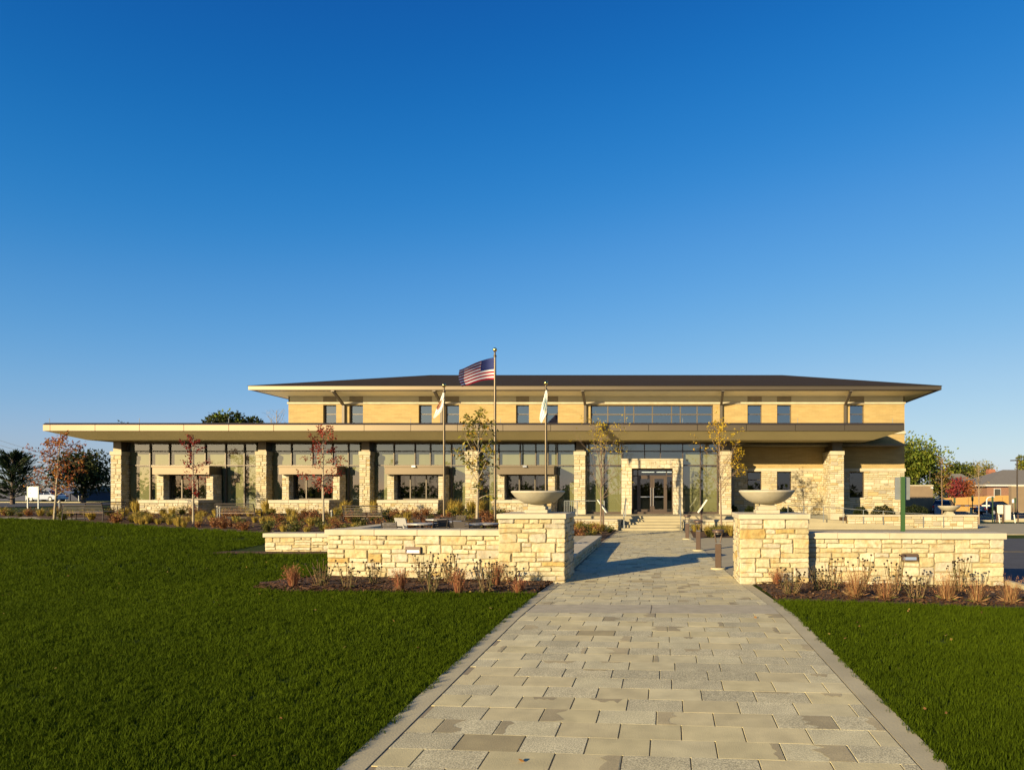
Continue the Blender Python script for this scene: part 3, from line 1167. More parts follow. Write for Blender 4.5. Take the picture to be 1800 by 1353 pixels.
# openings of the brick / stone wall: x0, x1, y_top, y_bottom (photo pixels at YW)
UP = [(568, 591), (614, 638), (736, 759), (783, 807), (907, 930), (959, 981), (1314, 1339), (1366, 1391), (1494, 1519)]
RIB = (1038, 1253.5)
LOW = [(1314, 1338.5, 829, 872), (1366, 1391, 829, 874), (1493.5, 1519, 829.5, 874.5)]
ZU0, ZU1 = 5.62, PZ(711.5, YW)
XB0, XB1 = PX(507, YW), PX(1590, YW)


def wall_holes(mb, x0, x1, z0, z1, y, holes, rev=.2, rmi=0):
    xs = sorted(set([x0, x1] + [h[0] for h in holes] + [h[1] for h in holes]))
    zs = sorted(set([z0, z1] + [h[2] for h in holes] + [h[3] for h in holes]))
    xs = [x for x in xs if x0 <= x <= x1]; zs = [z for z in zs if z0 <= z <= z1]
    for a, b in zip(xs, xs[1:]):
        for c, d in zip(zs, zs[1:]):
            cx, cz = (a + b) / 2, (c + d) / 2
            if any(h[0] < cx < h[1] and h[2] < cz < h[3] for h in holes): continue
            mb.face([(a, y, c), (b, y, c), (b, y, d), (a, y, d)])
    for h in holes:
        a, b, c, d = h[:4]
        mb.face([(a, y, c), (a, y, d), (a, y + rev, d), (a, y + rev, c)], None, rmi)
        mb.face([(b, y, c), (b, y + rev, c), (b, y + rev, d), (b, y, d)], None, rmi)
        mb.face([(a, y, d), (b, y, d), (b, y + rev, d), (a, y + rev, d)], None, rmi)
        mb.face([(a, y, c), (a, y + rev, c), (b, y + rev, c), (b, y, c)], None, rmi)


zl1 = PZ(823, YW)      # underside of the brick on the right
zs1 = PZ(828.2, YW)    # top of the stone
holes = [(PX(a, YW), PX(b, YW), ZU0, ZU1) for a, b in UP + [RIB]]
mb = MB()
ztop = PZ(710, YW)
wall_holes(mb, XB0, XB1, zl1, ztop, YW, holes)
D = 16.5
mb.face([(XB0, YW + D, 0), (XB0, YW, 0), (XB0, YW, 7.7), (XB0, YW + D, 7.7)])
mb.face([(XB1, YW, zl1), (XB1, YW + D, zl1), (XB1, YW + D, 7.7), (XB1, YW, 7.7)])
mb.face([(XB1, YW + D, 0), (XB0, YW + D, 0), (XB0, YW + D, 7.7), (XB1, YW + D, 7.7)])
mb.build("brick_wall", "brick", B)

# limestone bands
mb = MB()
mb.box(XB0 - .05, XB1 + .05, YW - .06, YW + .3, ztop, PZ(706.8, YW))
mb.box(XB1 - .3, XB1 + .05, YW + .3, YW + D, ztop, PZ(706.8, YW))
mb.box(XB0 - .05, XB0 + .3, YW + .3, YW + D, ztop, PZ(706.8, YW))
mb.build("stone_band", "limestone", B)
mb = MB()
X0R = PX(1285, YW) - .4
mb.box(X0R, XB1 + .05, YW - .07, YW + .1, zs1, zl1 + .002)
mb.box(XB1 - .1, XB1 + .05, YW + .1, YW + D, zs1, zl1 + .002)
mb.build("stone_band", "limestone", B)
mb = MB()
mb.box(XB1 - 1.3, XB1 + .04, YW - .05, YW + .1, PZ(762.5, YW), PZ(757.5, YW))
mb.build("stone_band", "limestone", B)

# frieze
mb = MB()
zf0, zf1 = PZ(706.8, YW), PZ(696.7, YW)
mb.box(XB0 + .06, XB1 - .06, YW + .02, YW + .2, zf0, zf1 + .02)
mb.build("frieze", "frieze", B)
for a, b in UP:
    mb = MB()
    mb.box(PX(a, YW), PX(b, YW), YW + .008, YW + .1, zf0, zf1)
    mb.build("frieze_panel", "frieze_tan", B)

# roof
OV = 1.52
RX0, RX1 = XB0 - OV + .02, XB1 + OV + .1
zE0, zE1 = PZ(685.0, YE), PZ(678.2, YE)
zG = PZ(686.6, YE + .15)
mb = MB()
def ring(z0, z1, ins, th):
    x0, x1, y0, y1 = RX0 + ins, RX1 - ins, YE + ins, YW + D + OV - ins
    mb.box(x0, x1, y0, y0 + th, z0, z1); mb.box(x0, x1, y1 - th, y1, z0, z1)
    mb.box(x0, x0 + th, y0 + th, y1 - th, z0, z1); mb.box(x1 - th, x1, y0 + th, y1 - th, z0, z1)
ring(zE0, zE1, 0, .12)
mb.build("eave_fascia", "fascia_metal", B)
mb = MB()
ring(zG, zE0 + .03, .15, .1)
x0_, x1_, y0_, y1_ = RX0 + .13, RX1 - .13, YE + .13, YW + D + OV - .13
for (a0, a1, b0, b1) in ((x0_, x1_, y0_, y0_ + .40), (x0_, x0_ + .40, y0_ + .40, y1_), (x1_ - .40, x1_, y0_ + .40, y1_)):
    mb.face([(a0, b0, zG + .012), (a0, b1, zG + .012), (a1, b1, zG + .012), (a1, b0, zG + .012)])
mb.build("gutter_board", "bronze", B)
mb = MB()
x0, x1, y0, y1 = RX0 + .12, RX1 - .12, YE + .12, YW + D + OV - .12
zi = zf1 + .012
def sof(a, b, c, d): mb.face([a, b, c, d])
O = [(x0 + .12, y0 + .12, zG + .02), (x1 - .12, y0 + .12, zG + .02), (x1 - .12, y1 - .12, zG + .02), (x0 + .12, y1 - .12, zG + .02)]
I = [(XB0, YW, zi), (XB1, YW, zi), (XB1, YW + D, zi), (XB0, YW + D, zi)]
for k in range(4): mb.face([O[k], I[k], I[(k + 1) % 4], O[(k + 1) % 4]])
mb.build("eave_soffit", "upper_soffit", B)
mb = MB()
t = 7.9; s_ = .238
zr = zE1 + .015
e = .04
P = [(RX0 - e, YE - e, zr), (RX1 + e, YE - e, zr), (RX1 + e, YW + D + OV + e, zr), (RX0 - e, YW + D + OV + e, zr)]
T = [(P[0][0] + t, P[0][1] + t, zr + t * s_), (P[1][0] - t, P[1][1] + t, zr + t * s_), (P[2][0] - t, P[2][1] - t, zr + t * s_), (P[3][0] + t, P[3][1] - t, zr + t * s_)]
for k in range(4): mb.face([P[k], P[(k + 1) % 4], T[(k + 1) % 4], T[k]])
mb.face(T)
mb.box(RX0 - e, RX1 + e, YE - e, YE + .3, zE1 + .002, zr - .002)
mb.build("roof", "shingle", B)

# downspouts
for px, zt_ in ((605, 0), (777, 0), (1029, 0), (1267.5, 0), (1485, 0)):
    X = PX(px, YW)
    mb = MB()
    w_ = .075
    mb.box(X - .09, X + .09, YE + .02, YE + .2, zG - .06, zE0 - .03)
    mb.bar((X, YE + .14, zG - .03), (X, YW - .09, PZ(712, YW)), .14, .11)
    mb.box(X - w_, X + w_, YW - .15, YW - .005, 5.3, PZ(712, YW) + .05)
    mb.build("downspout", "window_frame", B)


def window(x0, x1, z0, z1, y, parent, vs=(), hs=(), fr=.05, depth=.08, frm="window_frame", gl="upper_glass", name="window", back=None):
    mb = MB()
    mb.box(x0, x0 + fr, y, y + depth, z0, z1); mb.box(x1 - fr, x1, y, y + depth, z0, z1)
    mb.box(x0 + fr, x1 - fr, y, y + depth, z1 - fr, z1); mb.box(x0 + fr, x1 - fr, y, y + depth, z0, z0 + fr)
    for v in vs: mb.box(v - fr / 2, v + fr / 2, y + .002, y + depth, z0 + fr, z1 - fr)
    for h in hs: mb.box(x0 + fr, x1 - fr, y + .004, y + depth - .004, h - fr / 2, h + fr / 2)
    o = mb.build(name, frm, parent)
    g_ = MB()
    g_.face([(x0 + fr / 2, y + depth * .6, z0 + fr / 2), (x1 - fr / 2, y + depth * .6, z0 + fr / 2), (x1 - fr / 2, y + depth * .6, z1 - fr / 2), (x0 + fr / 2, y + depth * .6, z1 - fr / 2)])
    g_.build("pane", gl, o)
    return o


for a, b in UP:
    window(PX(a, YW), PX(b, YW), ZU0, ZU1, YW + .17, B, hs=[PZ(727.5, YW)], name="upper_window")
rib = [1062, 1069 + 28, 1113, 1146.5, 1180, 1196, 1225.5]
rib = [1020 + v / 7.2 for v in (345, 560, 675, 912, 1155, 1267, 1480)]
window(PX(RIB[0], YW), PX(RIB[1], YW), ZU0, ZU1, YW + .15, B, vs=[PX(v, YW) for v in rib], hs=[PZ(727.8, YW)], fr=.07, name="ribbon_window")
for a, b, c, d in LOW:
    window(PX(a, YW), PX(b, YW), PZ(d, YW), min(PZ(c, YW), zs1 - .01), YW + .16, B, hs=[PZ(843, YW)] if a < 1350 else [], gl="dark_glass", frm="dark_bronze", name="lower_window")

# limestone sills
for a, b, c, d in LOW:
    mb = MB()
    mb.box(PX(a, YW) - .06, PX(b, YW) + .06, YW - .06, YW + .15, PZ(d, YW) - .09, PZ(d, YW))
    mb.build("window_sill", "limestone", B)

# stone wall right of the entrance
mb = MB()
z0 = .12
hs = [(PX(a, YW), PX(b, YW), PZ(d, YW), min(PZ(c, YW), zs1 - .01)) for a, b, c, d in LOW]
wall_holes(mb, X0R, XB1, z0 - .3, zs1, YW, hs, .16, 0)
mb.face([(XB1, YW, z0 - .3), (XB1, YW + D, z0 - .3), (XB1, YW + D, zs1), (XB1, YW, zs1)])
n0 = len(mb.f)
kw = dict(unit=.12, cell=.12, d=.028, gap=.022, pal=PAL_FAR, fine=False, hmax=3, wmin=2, wmax=5)
cuts = [X0R] + [v for h in hs for v in h[:2]] + [XB1]
for i, (a, b) in enumerate(zip(cuts, cuts[1:])):
    if i % 2 == 0:
        stones(mb, (a, YW, z0), (1, 0, 0), (0, -1, 0), b - a, zs1 - z0, rb, **kw)
    else:
        h = hs[i // 2]
        stones(mb, (a, YW, z0), (1, 0, 0), (0, -1, 0), b - a, h[2] - .09 - z0, rb, **kw)
        stones(mb, (a, YW, h[3]), (1, 0, 0), (0, -1, 0), b - a, zs1 - h[3], rb, **kw)
for i in range(n0): mb.m[i] = 1
mb.build("stone_wall", ["far_stone", "mortar"], B)

mat("roof_membrane", (.62, .60, .55), .8, var=.08, scale=.6)
# ---- flat canopy over the ground floor
CX0, CX1 = PX(75, YF), PX(1590, YF)
zc0, zc1 = PZ(757, YF), PZ(742.6, YF)
zlip = PZ(746.2, YF)
seams = [88, 167, 245, 323, 402, 481, 560, 640, 722, 804, 884, 968, 1056, 1140, 1226, 1312, 1398, 1485]
xs = [CX0] + [PX(s, YF) for s in seams] + [CX1]
for a, b in zip(xs, xs[1:]):
    mb = MB()
    g_ = .012
    mb.box(a + g_, b - g_, YF, YF + .06, zc0, zlip - .01)
    mb.mesh([(a + .003, YF - .02, zlip), (b - .003, YF - .02, zlip), (b - .003, YF + .16, zc1), (a + .003, YF + .16, zc1), (a + .003, YF + .16, zlip), (b - .003, YF + .16, zlip)],
            [(0, 1, 2, 3), (0, 5, 1), (0, 4, 5), (0, 3, 4), (1, 5, 2)])
    mb.build("canopy_fascia", "fascia_metal", B)
mb = MB()
mb.box(CX0 + .02, CX1 - .02, YF + .062, YF + .16, zc0 + .003, zlip - .003)
mb.build("fascia_backing", "dark_bronze", B)
# left end
mb = MB()
mb.box(CX0, CX0 + .06, YF + .165, 57, zc0, zlip); mb.box(CX0 + .0, CX0 + .16, YF + .165, 57, zlip, zc1 - .02)
mb.build("end_fascia", "fascia_metal", B)
# soffit: sloping border and flat middle
zi = 4.79
yi = YF + .75
xi0, xi1 = PX(147, 38.9), PX(1537, 38.9)
BK = YW - .01
mb = MB()
nseg = 40
def sofx(x, z, y):
    return (x, y, z)
# border grid with slight waviness of the panels
for i in range(nseg):
    a0 = CX0 + .02 + (CX1 - CX0 - .04) * i / nseg; a1 = CX0 + .02 + (CX1 - CX0 - .04) * (i + 1) / nseg
    b0 = xi0 + (xi1 - xi0) * i / nseg; b1 = xi0 + (xi1 - xi0) * (i + 1) / nseg
    mb.face([(a0, YF + .03, zc0 + .004), (b0, yi, zi), (b1, yi, zi), (a1, YF + .03, zc0 + .004)])
    mb.face([(b0, yi, zi), (b0, BK, zi), (b1, BK, zi), (b1, yi, zi)])
zr_ = PZ(781, BK)
mb.face([(CX1 - .02, YF + .03, zc0 + .004), (xi1, yi, zi), (xi1, BK, zi), (CX1 - .02, BK, zc0 + .004)])
mb.face([(CX0 + .02, YF + .03, zc0 + .004), (CX0 + .02, 57, zc0 + .004), (xi0, 57, zi), (xi0, yi, zi)])
mb.face([(xi0, BK, zi), (xi0, 57, zi), (XB0, 57, zi), (XB0, BK, zi)])
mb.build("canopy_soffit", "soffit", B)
mb = MB()
mb.box(CX0 + .16, XB0, YF + .17, 57, zc0 + .05, zc1 - .03)
mb.box(XB0, CX1 - .02, YF + .17, YW - .16, zc0 + .01, zc1 - .2)
mb.build("canopy_roof", "roof_membrane", B)
for px in (87, 245, 402, 477, 722, 880, 1200, 1402, 1569):
    mb = MB()
    X = PX(px, YF + .4)
    mb.tube([(X, YF + .4, zc1 - .1), (X, YF + .4, zc1 + .27)], .012, 5)
    mb.build("lightning_rod", "galvanised", B)
# back and ends of the low wing
mb = MB()
XL0 = PX(200, YC)
mb.box(XL0, XL0 + .3, YG + .3, 56, .4, 4.78)
mb.box(XL0, XB0, 55.7, 56.2, .4, 4.78)
mb.build("end_wall", "brick", B)


# ---- columns
def column(x0, x1, zb, k):
    yb = YG + .12
    root = MB()
    zst0, zst1 = zb + .30, PZ(800, YC)
    X0, X1 = PX(x0, YC), PX(x1, YC)
    mb = MB()
    mb.box(X0 + .07, X1 - .05, YC + .06, yb, PZ(793, YC), 4.83)
    col = mb.build("column", "fascia_metal", B)
    r = random.Random(100 + k)
    mb = MB()
    mb.box(X0, X1, YC, yb, zb - .1, zst1, None, 1)
    kw = dict(unit=.12, cell=.1, d=.025, gap=.014, pal=PAL_FAR, fine=False, hmax=2, wmin=2, wmax=4, ext=.02)
    stones(mb, (X0, YC, zst0), (1, 0, 0), (0, -1, 0), X1 - X0, zst1 - zst0, r, **kw)
    kw['ext'] = 0
    stones(mb, (X1, YC, zst0), (0, 1, 0), (1, 0, 0), yb - YC, zst1 - zst0, r, **kw)
    stones(mb, (X0, yb, zst0), (0, -1, 0), (-1, 0, 0), yb - YC, zst1 - zst0, r, **kw)
    mb.build("stonework", ["far_stone", "mortar"], col)
    mb = MB()
    mb.bevbox(X0 - .05, X1 + .05, YC - .05, yb, zst1 + .002, PZ(793, YC), .012)
    mb.build("cap", "limestone", col)
    mb = MB()
    mb.bevbox(X0 - .035, X1 + .035, YC - .04, yb, zb - .2, zst0 - .004, .012)
    mb.build("base", "limestone", col)


COLS = [(195.3, 213.0), (450.3, 468.0), (632.4, 650), (818.5, 838.5), (1010, 1028.5), (1266, 1285)]
for k, (a, b) in enumerate(COLS): column(a, b, g(PX(a, YC), YC) if k < 4 else ZT, k)

# fin column at the right
r = random.Random(9)
X0, X1, y0f, y1f = PX(1464.5, 40.6) - .12, PX(1483, 40.6), 40.6, YW - .01
mb = MB()
mb.box(X0 + .1, X1 - .05, y0f + .07, y1f, PZ(793, 40.6), 4.83)
fin = mb.build("column", "fascia_metal", B)
mb = MB()
zb = .18; zst1 = PZ(799.5, 40.6)
mb.box(X0, X1, y0f, y1f, zb - .3, zst1, None, 1)
kw = dict(unit=.12, cell=.1, d=.025, gap=.014, pal=PAL_FAR, fine=False, hmax=2, wmin=2, wmax=4)
stones(mb, (X0, y0f, .75), (1, 0, 0), (0, -1, 0), X1 - X0, zst1 - .75, r, ext=.02, **kw)
stones(mb, (X0, y1f, .75), (0, -1, 0), (-1, 0, 0), y1f - y0f, zst1 - .75, r, **kw)
stones(mb, (X1, y0f, .75), (0, 1, 0), (1, 0, 0), y1f - y0f, zst1 - .75, r, **kw)
mb.build("stonework", ["far_stone", "mortar"], fin)
mb = MB()
mb.bevbox(X0 - .05, X1 + .05, y0f - .05, y1f, zst1 + .002, PZ(792.6, 40.6), .012)
mb.build("cap", "limestone", fin)
mb = MB()
mb.bevbox(X0 - .04, X1 + .04, y0f - .05, y1f, zb - .3, .745, .012)
mb.build("base", "limestone", fin)


# ---- glazing between the columns
def glazing(px0, px1, zb, vs, hs, top_only=(), name="glass_wall", frame="window_frame", door=None, shade=True):
    x0, x1 = PX(px0, YG), PX(px1, YG)
    z1 = 4.785
    fr = .058
    mb = MB()
    y0, y1 = YG - .05, YG + .08
    mb.box(x0, x1, y0, y1, z1 - .10, z1)
    mb.box(x0, x1, y0, y1, zb - .1, zb + .12)
    for v in vs:
        X = PX(v, YG)
        zz = PZ(808, YG) if v in top_only else zb + .12
        mb.box(X - fr / 2, X + fr / 2, y0 - .03, y1, zz, z1 - .10)
    for h in hs:
        Z = PZ(h, YG)
        mb.box(x0, x1, y0 + .003, y1 - .003, Z - fr / 2, Z + fr / 2)
    o = mb.build(name, frame, B)
    gl = MB()
    if door:
        d0, d1, dz = door
        for a, b, c, d in ((x0, d0, zb, z1), (d1, x1, zb, z1), (d0, d1, dz, z1)):
            gl.face([(a, YG, c), (b, YG, c), (b, YG, d), (a, YG, d)])
    else:
        gl.face([(x0, YG, zb), (x1, YG, zb), (x1, YG, z1), (x0, YG, z1)])
    gl.build("pane", "clear_glass", o)
    if shade:
        ed = sorted([x0] + [PX(v, YG) for v in vs if v not in top_only] + [x1])
        zz = zb + .05
        groups = [[]]
        for a, b in zip(ed, ed[1:]):
            if door and a >= door[0] - .05 and b <= door[1] + .05:
                groups.append([]); continue
            groups[-1].append((a, b))
        for gr in groups:
            sh = MB()
            for a, b in gr:
                sh.face([(a + .006, YG + .12, zz), (b - .006, YG + .12, zz), (b - .006, YG + .12, z1), (a + .006, YG + .12, z1)])
            sh.build("roller_shade", "shade_fabric", o)
    return o


HS = (793, 817.7)
zA = .82
glazing(213, 450.3, zA, (226, 265, 299, 334, 362, 397.5, 430.5), HS)
glazing(468, 632.4, zA, (513, 549.5, 585, 613), HS)
glazing(650, 818.5, zA, (693, 730, 757, 794), HS)
glazing(838.5, 1010, ZT, (877, 914.6, 942, 963.6, 980), HS)
DX0, DX1 = PX(1093, YG), PX(1200, YG)
glazing(1028.5, 1266, ZT, (1062, 1093, 1133, 1161, 1200, 1231, 1261), HS, (1133, 1161), frame="door_frame", door=(DX0, DX1, PZ(806, YG)))

# ---- projecting window bays
def bay(pl, pr, zb, k, lights=True):
    X0, X1 = PX(pl, 39.83), PX(pr, 39.83)
    fa = MB()
    zf0, zf1 = PZ(833.4, 39.83), PZ(821, 39.83)
    fa.box(X0, X1, 39.83, YG - .06, zf0, zf1)
    fa.box(X0 - .03, X1 + .03, 39.78, YG - .06, zf1 + .002, zf1 + .08)
    o = fa.build("window_bay", "fascia_metal", B)
    r = random.Random(200 + k)
    zsill = PZ(878, 40.0)
    st = MB()
    pw = .36
    yp = 40.17
    xa0, xa1 = X0 + .02, X1 - .0
    kw = dict(unit=.11, cell=.09, d=.02, gap=.013, pal=PAL_FAR, fine=False, hmax=2, wmin=2, wmax=4)
    for a, b in ((xa0, xa0 + pw), (xa1 - pw, xa1)):
        st.box(a, b, yp, YG - .06, zsill, zf0 - .002, None, 1)
        stones(st, (a, yp, zsill), (1, 0, 0), (0, -1, 0), b - a, zf0 - zsill, r, ext=.015, **kw)
        stones(st, (b, yp, zsill), (0, 1, 0), (1, 0, 0), YG - .06 - yp, zf0 - zsill, r, **kw)
    zc = PZ(884, 38.9)
    st.box(X0, X1, 38.9, YG - .06, zb - .15, zc, None, 1)
    stones(st, (X0, 38.9, zb), (1, 0, 0), (0, -1, 0), X1 - X0, zc - zb, r, ext=.015, **dict(kw, unit=.1))
    stones(st, (X1, 38.9, zb), (0, 1, 0), (1, 0, 0), YG - .06 - 38.9, zc - zb, r, **kw)
    st.build("stonework", ["far_stone", "mortar"], o)
    cp = MB()
    n = 3
    for i in range(n):
        a, b = X0 - .05 + (X1 - X0 + .1) * i / n, X0 - .05 + (X1 - X0 + .1) * (i + 1) / n
        cp.bevbox(a + .003, b - .003, 38.84, YG - .06, zc + .002, zsill - .002, .01)
    cp.build("coping", "limestone", o)
    wx0, wx1 = xa0 + pw, xa1 - pw
    wn = MB()
    yw = 40.62
    fr = .06
    wn.box(wx0, wx1, yw, yw + .08, zf0 - .06, zf0 - .002); wn.box(wx0, wx1, yw, yw + .08, zsill, zsill + .06)
    for f_ in (0, .30, .66, 1):
        X = wx0 + (wx1 - wx0) * f_
        X = min(max(X, wx0 + fr / 2), wx1 - fr / 2)
        wn.box(X - fr / 2, X + fr / 2, yw + .002, yw + .08, zsill + .06, zf0 - .06)
    wn.build("bay_frame", "window_frame", o)
    gl = MB()
    gl.face([(wx0, yw + .05, zsill + .02), (wx1, yw + .05, zsill + .02), (wx1, yw + .05, zf0 - .02), (wx0, yw + .05, zf0 - .02)])
    gl.build("pane", "dark_glass", o)
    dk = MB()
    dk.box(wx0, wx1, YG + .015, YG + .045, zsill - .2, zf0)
    dk.build("dark_room_sheet", "interior_dark", o)  # dark sheet before the blinds, the dim room's shade put into its colour
    # dark jamb and head behind the front piers
    if lights:
        lg = MB()
        xm = (X0 + X1) / 2
        lg.box(xm - .1, xm + .12, 39.70, 39.78, zf1 + .0, zf1 + .10)
        lg.build("flood_light", "steel", o)


bay(267.6, 367.6, .80, 0, False)
bay(490, 592, .74, 1, False)
bay(676.4, 779, .66, 2)
bay(872, 973.6, .60, 3)

# ---- entrance portal
yp0, yp1 = 40.55, 41.35
PXa, PXb, PXc, PXd = PX(1093, yp0), PX(1110.3, yp0), PX(1183, yp0), PX(1200, yp0)
zo, zt = PZ(823, yp0), PZ(806.5, yp0)
mb = MB()
r = random.Random(41)
mb.box(PXa, PXb, yp0, yp1, ZT, zt, None, 1); mb.box(PXc, PXd, yp0, yp1, ZT, zt, None, 1); mb.box(PXb, PXc, yp0, yp1, zo, zt, None, 1)
PALP = [((.67, .595, .41), 5), ((.69, .62, .44), 4), ((.65, .57, .375), 2)]
kw = dict(unit=.2, cell=.12, d=.007, gap=.009, pal=PALP, fine=False, hmax=2, wmin=2, wmax=4)
for a, b in ((PXa, PXb), (PXc, PXd)):
    stones(mb, (a, yp0, ZT + .3), (1, 0, 0), (0, -1, 0), b - a, zt - .08 - ZT - .3, r, ext=.012, **kw)
stones(mb, (PXb, yp0, zo + .0), (1, 0, 0), (0, -1, 0), PXc - PXb, zt - .08 - zo, r, **dict(kw, hmax=1))
portal = mb.build("entrance_portal", ["far_stone", "mortar"], B)
mb = MB()
mb.bevbox(PXa - .03, PXd + .03, yp0 - .04, yp1, zt - .078, zt + .02, .01)
mb.build("cap", "limestone", portal)
for a, b in ((PXa - .03, PXb), (PXc, PXd + .03)):
    mb = MB(); mb.bevbox(a, b, yp0 - .04, yp1, ZT - .05, ZT + .295, .01); mb.build("base", "limestone", portal)
xm = PX(1147, yp0)
mb = MB(); mb.bevbox(xm - .42, xm + .42, yp0 - .026, yp0, zo + .12, zo + .42, .006); mb.build("name_stone", "limestone", portal)
fc = bpy.data.curves.new("house_number", 'FONT')
fc.body = "1813"
fc.size = .22
fc.align_x = 'CENTER'; fc.align_y = 'CENTER'
fc.extrude = .006
fo = bpy.data.objects.new("house_number", fc)
COL.objects.link(fo)
bpy.context.view_layer.update()
fm = bpy.data.meshes.new_from_object(fo.evaluated_get(bpy.context.evaluated_depsgraph_get()))
bpy.data.objects.remove(fo)
fm.materials.clear()
fm.materials.append(MATS["frieze_tan"])
fo = bpy.data.objects.new("house_number", fm)
COL.objects.link(fo)
fo.rotation_euler = (R(90), 0, 0)
fo.location = Vector((xm, yp0 - .033, zo + .27)) - B.location
fo.parent = portal
# doors
yd = 41.22
dxa, dxm, dxb = PX(1121, yd), PX(1146.3, yd), PX(1171.5, yd)
zd = PZ(837.3, yd)
mb = MB()
fr = .06
for X in (PXb + .03, dxa, dxb, PXc - .03): mb.box(X - fr / 2, X + fr / 2, yd, yd + .12, ZT, zo)
mb.box(PXb, PXc, yd + .003, yd + .117, zd, zd + .07); mb.box(PXb, PXc, yd + .003, yd + .117, zo - .07, zo)
mb.build("door_surround", "door_frame", portal)
mb = MB()
for a, b, c, d in ((PXb, dxa, ZT, zo), (dxb, PXc, ZT, zo), (dxa, dxb, zd + .05, zo)):
    mb.face([(a, yd + .06, c), (b, yd + .06, c), (b, yd + .06, d), (a, yd + .06, d)])
mb.build("pane", "dark_glass", portal)
for a, b, s in ((dxa + .03, dxm - .006, 1), (dxm + .006, dxb - .03, -1)):
    mb = MB()
    st = .13
    z0 = ZT + .01
    mb.box(a, a + st, yd + .02, yd + .07, z0, zd - .005); mb.box(b - st, b, yd + .02, yd + .07, z0, zd - .005)
    mb.box(a + st, b - st, yd + .02, yd + .07, zd - .13, zd - .005); mb.box(a + st, b - st, yd + .02, yd + .07, z0, z0 + .25)
    dr = mb.build("door", "door_frame", B)
    m2 = MB()
    m2.face([(a + st, yd + .045, z0 + .2), (b - st, yd + .045, z0 + .2), (b - st, yd + .045, zd - .1), (a + st, yd + .045, zd - .1)])
    m2.build("pane", "dark_glass", dr)
    m3 = MB()
    hx = (b - .065) if s == 1 else (a + .065)
    m3.tube([(hx, yd - .04, ZT + .45), (hx, yd - .04, ZT + 1.5)], .018, 8)
    m3.tube([(hx, yd - .04, ZT + .55), (hx, yd + .03, ZT + .55)], .012, 6); m3.tube([(hx, yd - .04, ZT + 1.4), (hx, yd + .03, ZT + 1.4)], .012, 6)
    m3.box(a + st, b - st, yd + .0, yd + .02, ZT + .95, ZT + 1.0)
    m3.build("handle", "steel", dr)

em = bpy.data.materials.new("lamp_glow")
em.use_nodes = True
eb = em.node_tree.nodes["Principled BSDF"]
eb.inputs["Emission Color"].default_value = (1, .95, .75, 1)
eb.inputs["Emission Strength"].default_value = 1.6
MATS["lamp_glow"] = em
for px0, px1, py, Y in ((1120, 1152, 798.5, 44), (1158, 1196, 798.5, 44.2), (1128, 1150, 829.5, 45), (1154, 1182, 829.5, 45)):
    mb = MB(); mb.box(PX(px0, Y), PX(px1, Y), Y, Y + .12, PZ(py + .5, Y), PZ(py - .5, Y)); mb.build("ceiling_lamp", "lamp_glow", B)
# ---- interior: floors, ceilings, back wall (seen dimly through the glass)
mb = MB()
mb.box(XL0 + .4, XB1 - .3, YG + 7, YG + 7.2, .3, 4.7)
mb.box(XL0 + .4, XB1 - .3, YG + .25, YG + 7, 4.62, 4.72)
mb.box(XL0 + .4, XB1 - .3, YG + .25, YG + 7, .35, .62)
mb.box(PX(1285, YG), PX(1285, YG) + .2, YG + .1, YG + 7, .3, 4.7)
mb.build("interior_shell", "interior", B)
mb = MB()
mb.box(XB0 + .3, XB1 - .3, YW + 5, YW + 5.2, 4.9, 7.5)
mb.box(XB0 + .3, XB1 - .3, YW + .4, YW + 5, 7.3, 7.45)
mb.box(XB0 + .3, XB1 - .3, YW + .4, YW + 5, 4.8, 4.9)
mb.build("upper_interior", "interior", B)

# ---- terrace, steps, ramp
mb = MB()
mb.box(-6.5, 6.6, 37.4, 42.5, -.1, ZT)
struct(mb, "terrace", "concrete")
SX0, SX1 = PX(1091, 36), PX(1200, 36)
for i in range(4):
    mb = MB()
    mb.bevbox(SX0, SX1, 36.0 + .35 * i, 37.4 + .0, -.1 if i == 0 else .14 * i + .002, .14 * (i + 1), .012)
    struct(mb, "step", "concrete")


def low_wall(x0, x1, y0, y1, zt, label, seed, zb=-.15, cap=.09, faces='flr'):
    t = thing("terrace_wall", label, "wall", ((x0 + x1) / 2, y0, 0))
    stone_box(t, x0, x1, y0, y1, zb, zt - cap, random.Random(seed), faces, False, unit=.1, cell=.1, d=.02, gap=.018, hmax=2, wmin=2, wmax=5)
    coping(t, x0 - .04, x1 + .04, y0 - .05, y1, zt - cap + .002, zt)


low_wall(PX(1005, 36.3), SX0 - .04, 36.3, 37.38, PZ(913, 36.3), "low limestone wall with pale cap at the left of the entrance steps", 61)
low_wall(SX1 + .04, PX(1292, 36.3), 36.3, 37.38, PZ(913.5, 36.3), "low limestone wall with pale cap at the right of the entrance steps", 62)
pw_ = PX(1492, 38.0)
t = thing("planter_wall", "long low stone planter wall under the boxwood shrubs at the right corner of the building", "wall", (pw_ + 3, 38, 0))
stone_box(t, pw_, PX(1718, 38.0), 38.0, 38.4, -.1, PZ(907.5, 38), random.Random(63), 'flr', False, unit=.12, cell=.12, d=.025, gap=.02, hmax=2, wmin=2, wmax=5)
coping(t, pw_ - .05, PX(1720, 38.0), 37.93, 38.5, PZ(907.5, 38) + .002, PZ(904.5, 38))
for px in (1540, 1662):
    step_light(t, PX(px, 38) - t.location.x, PZ(911.5, 38) - t.location.z, 37.96 - t.location.y, (.05, .05, .07))
mb = MB()
mb.box(pw_ + .1, PX(1640, 38), 38.45, YW - .05, -.1, .55)
struct(mb, "planter_soil", "mulch")
bowl((PX(1668, 38.2), 38.2, PZ(904.5, 38)), "distant shallow cream stone bowl on the long planter wall", .93)

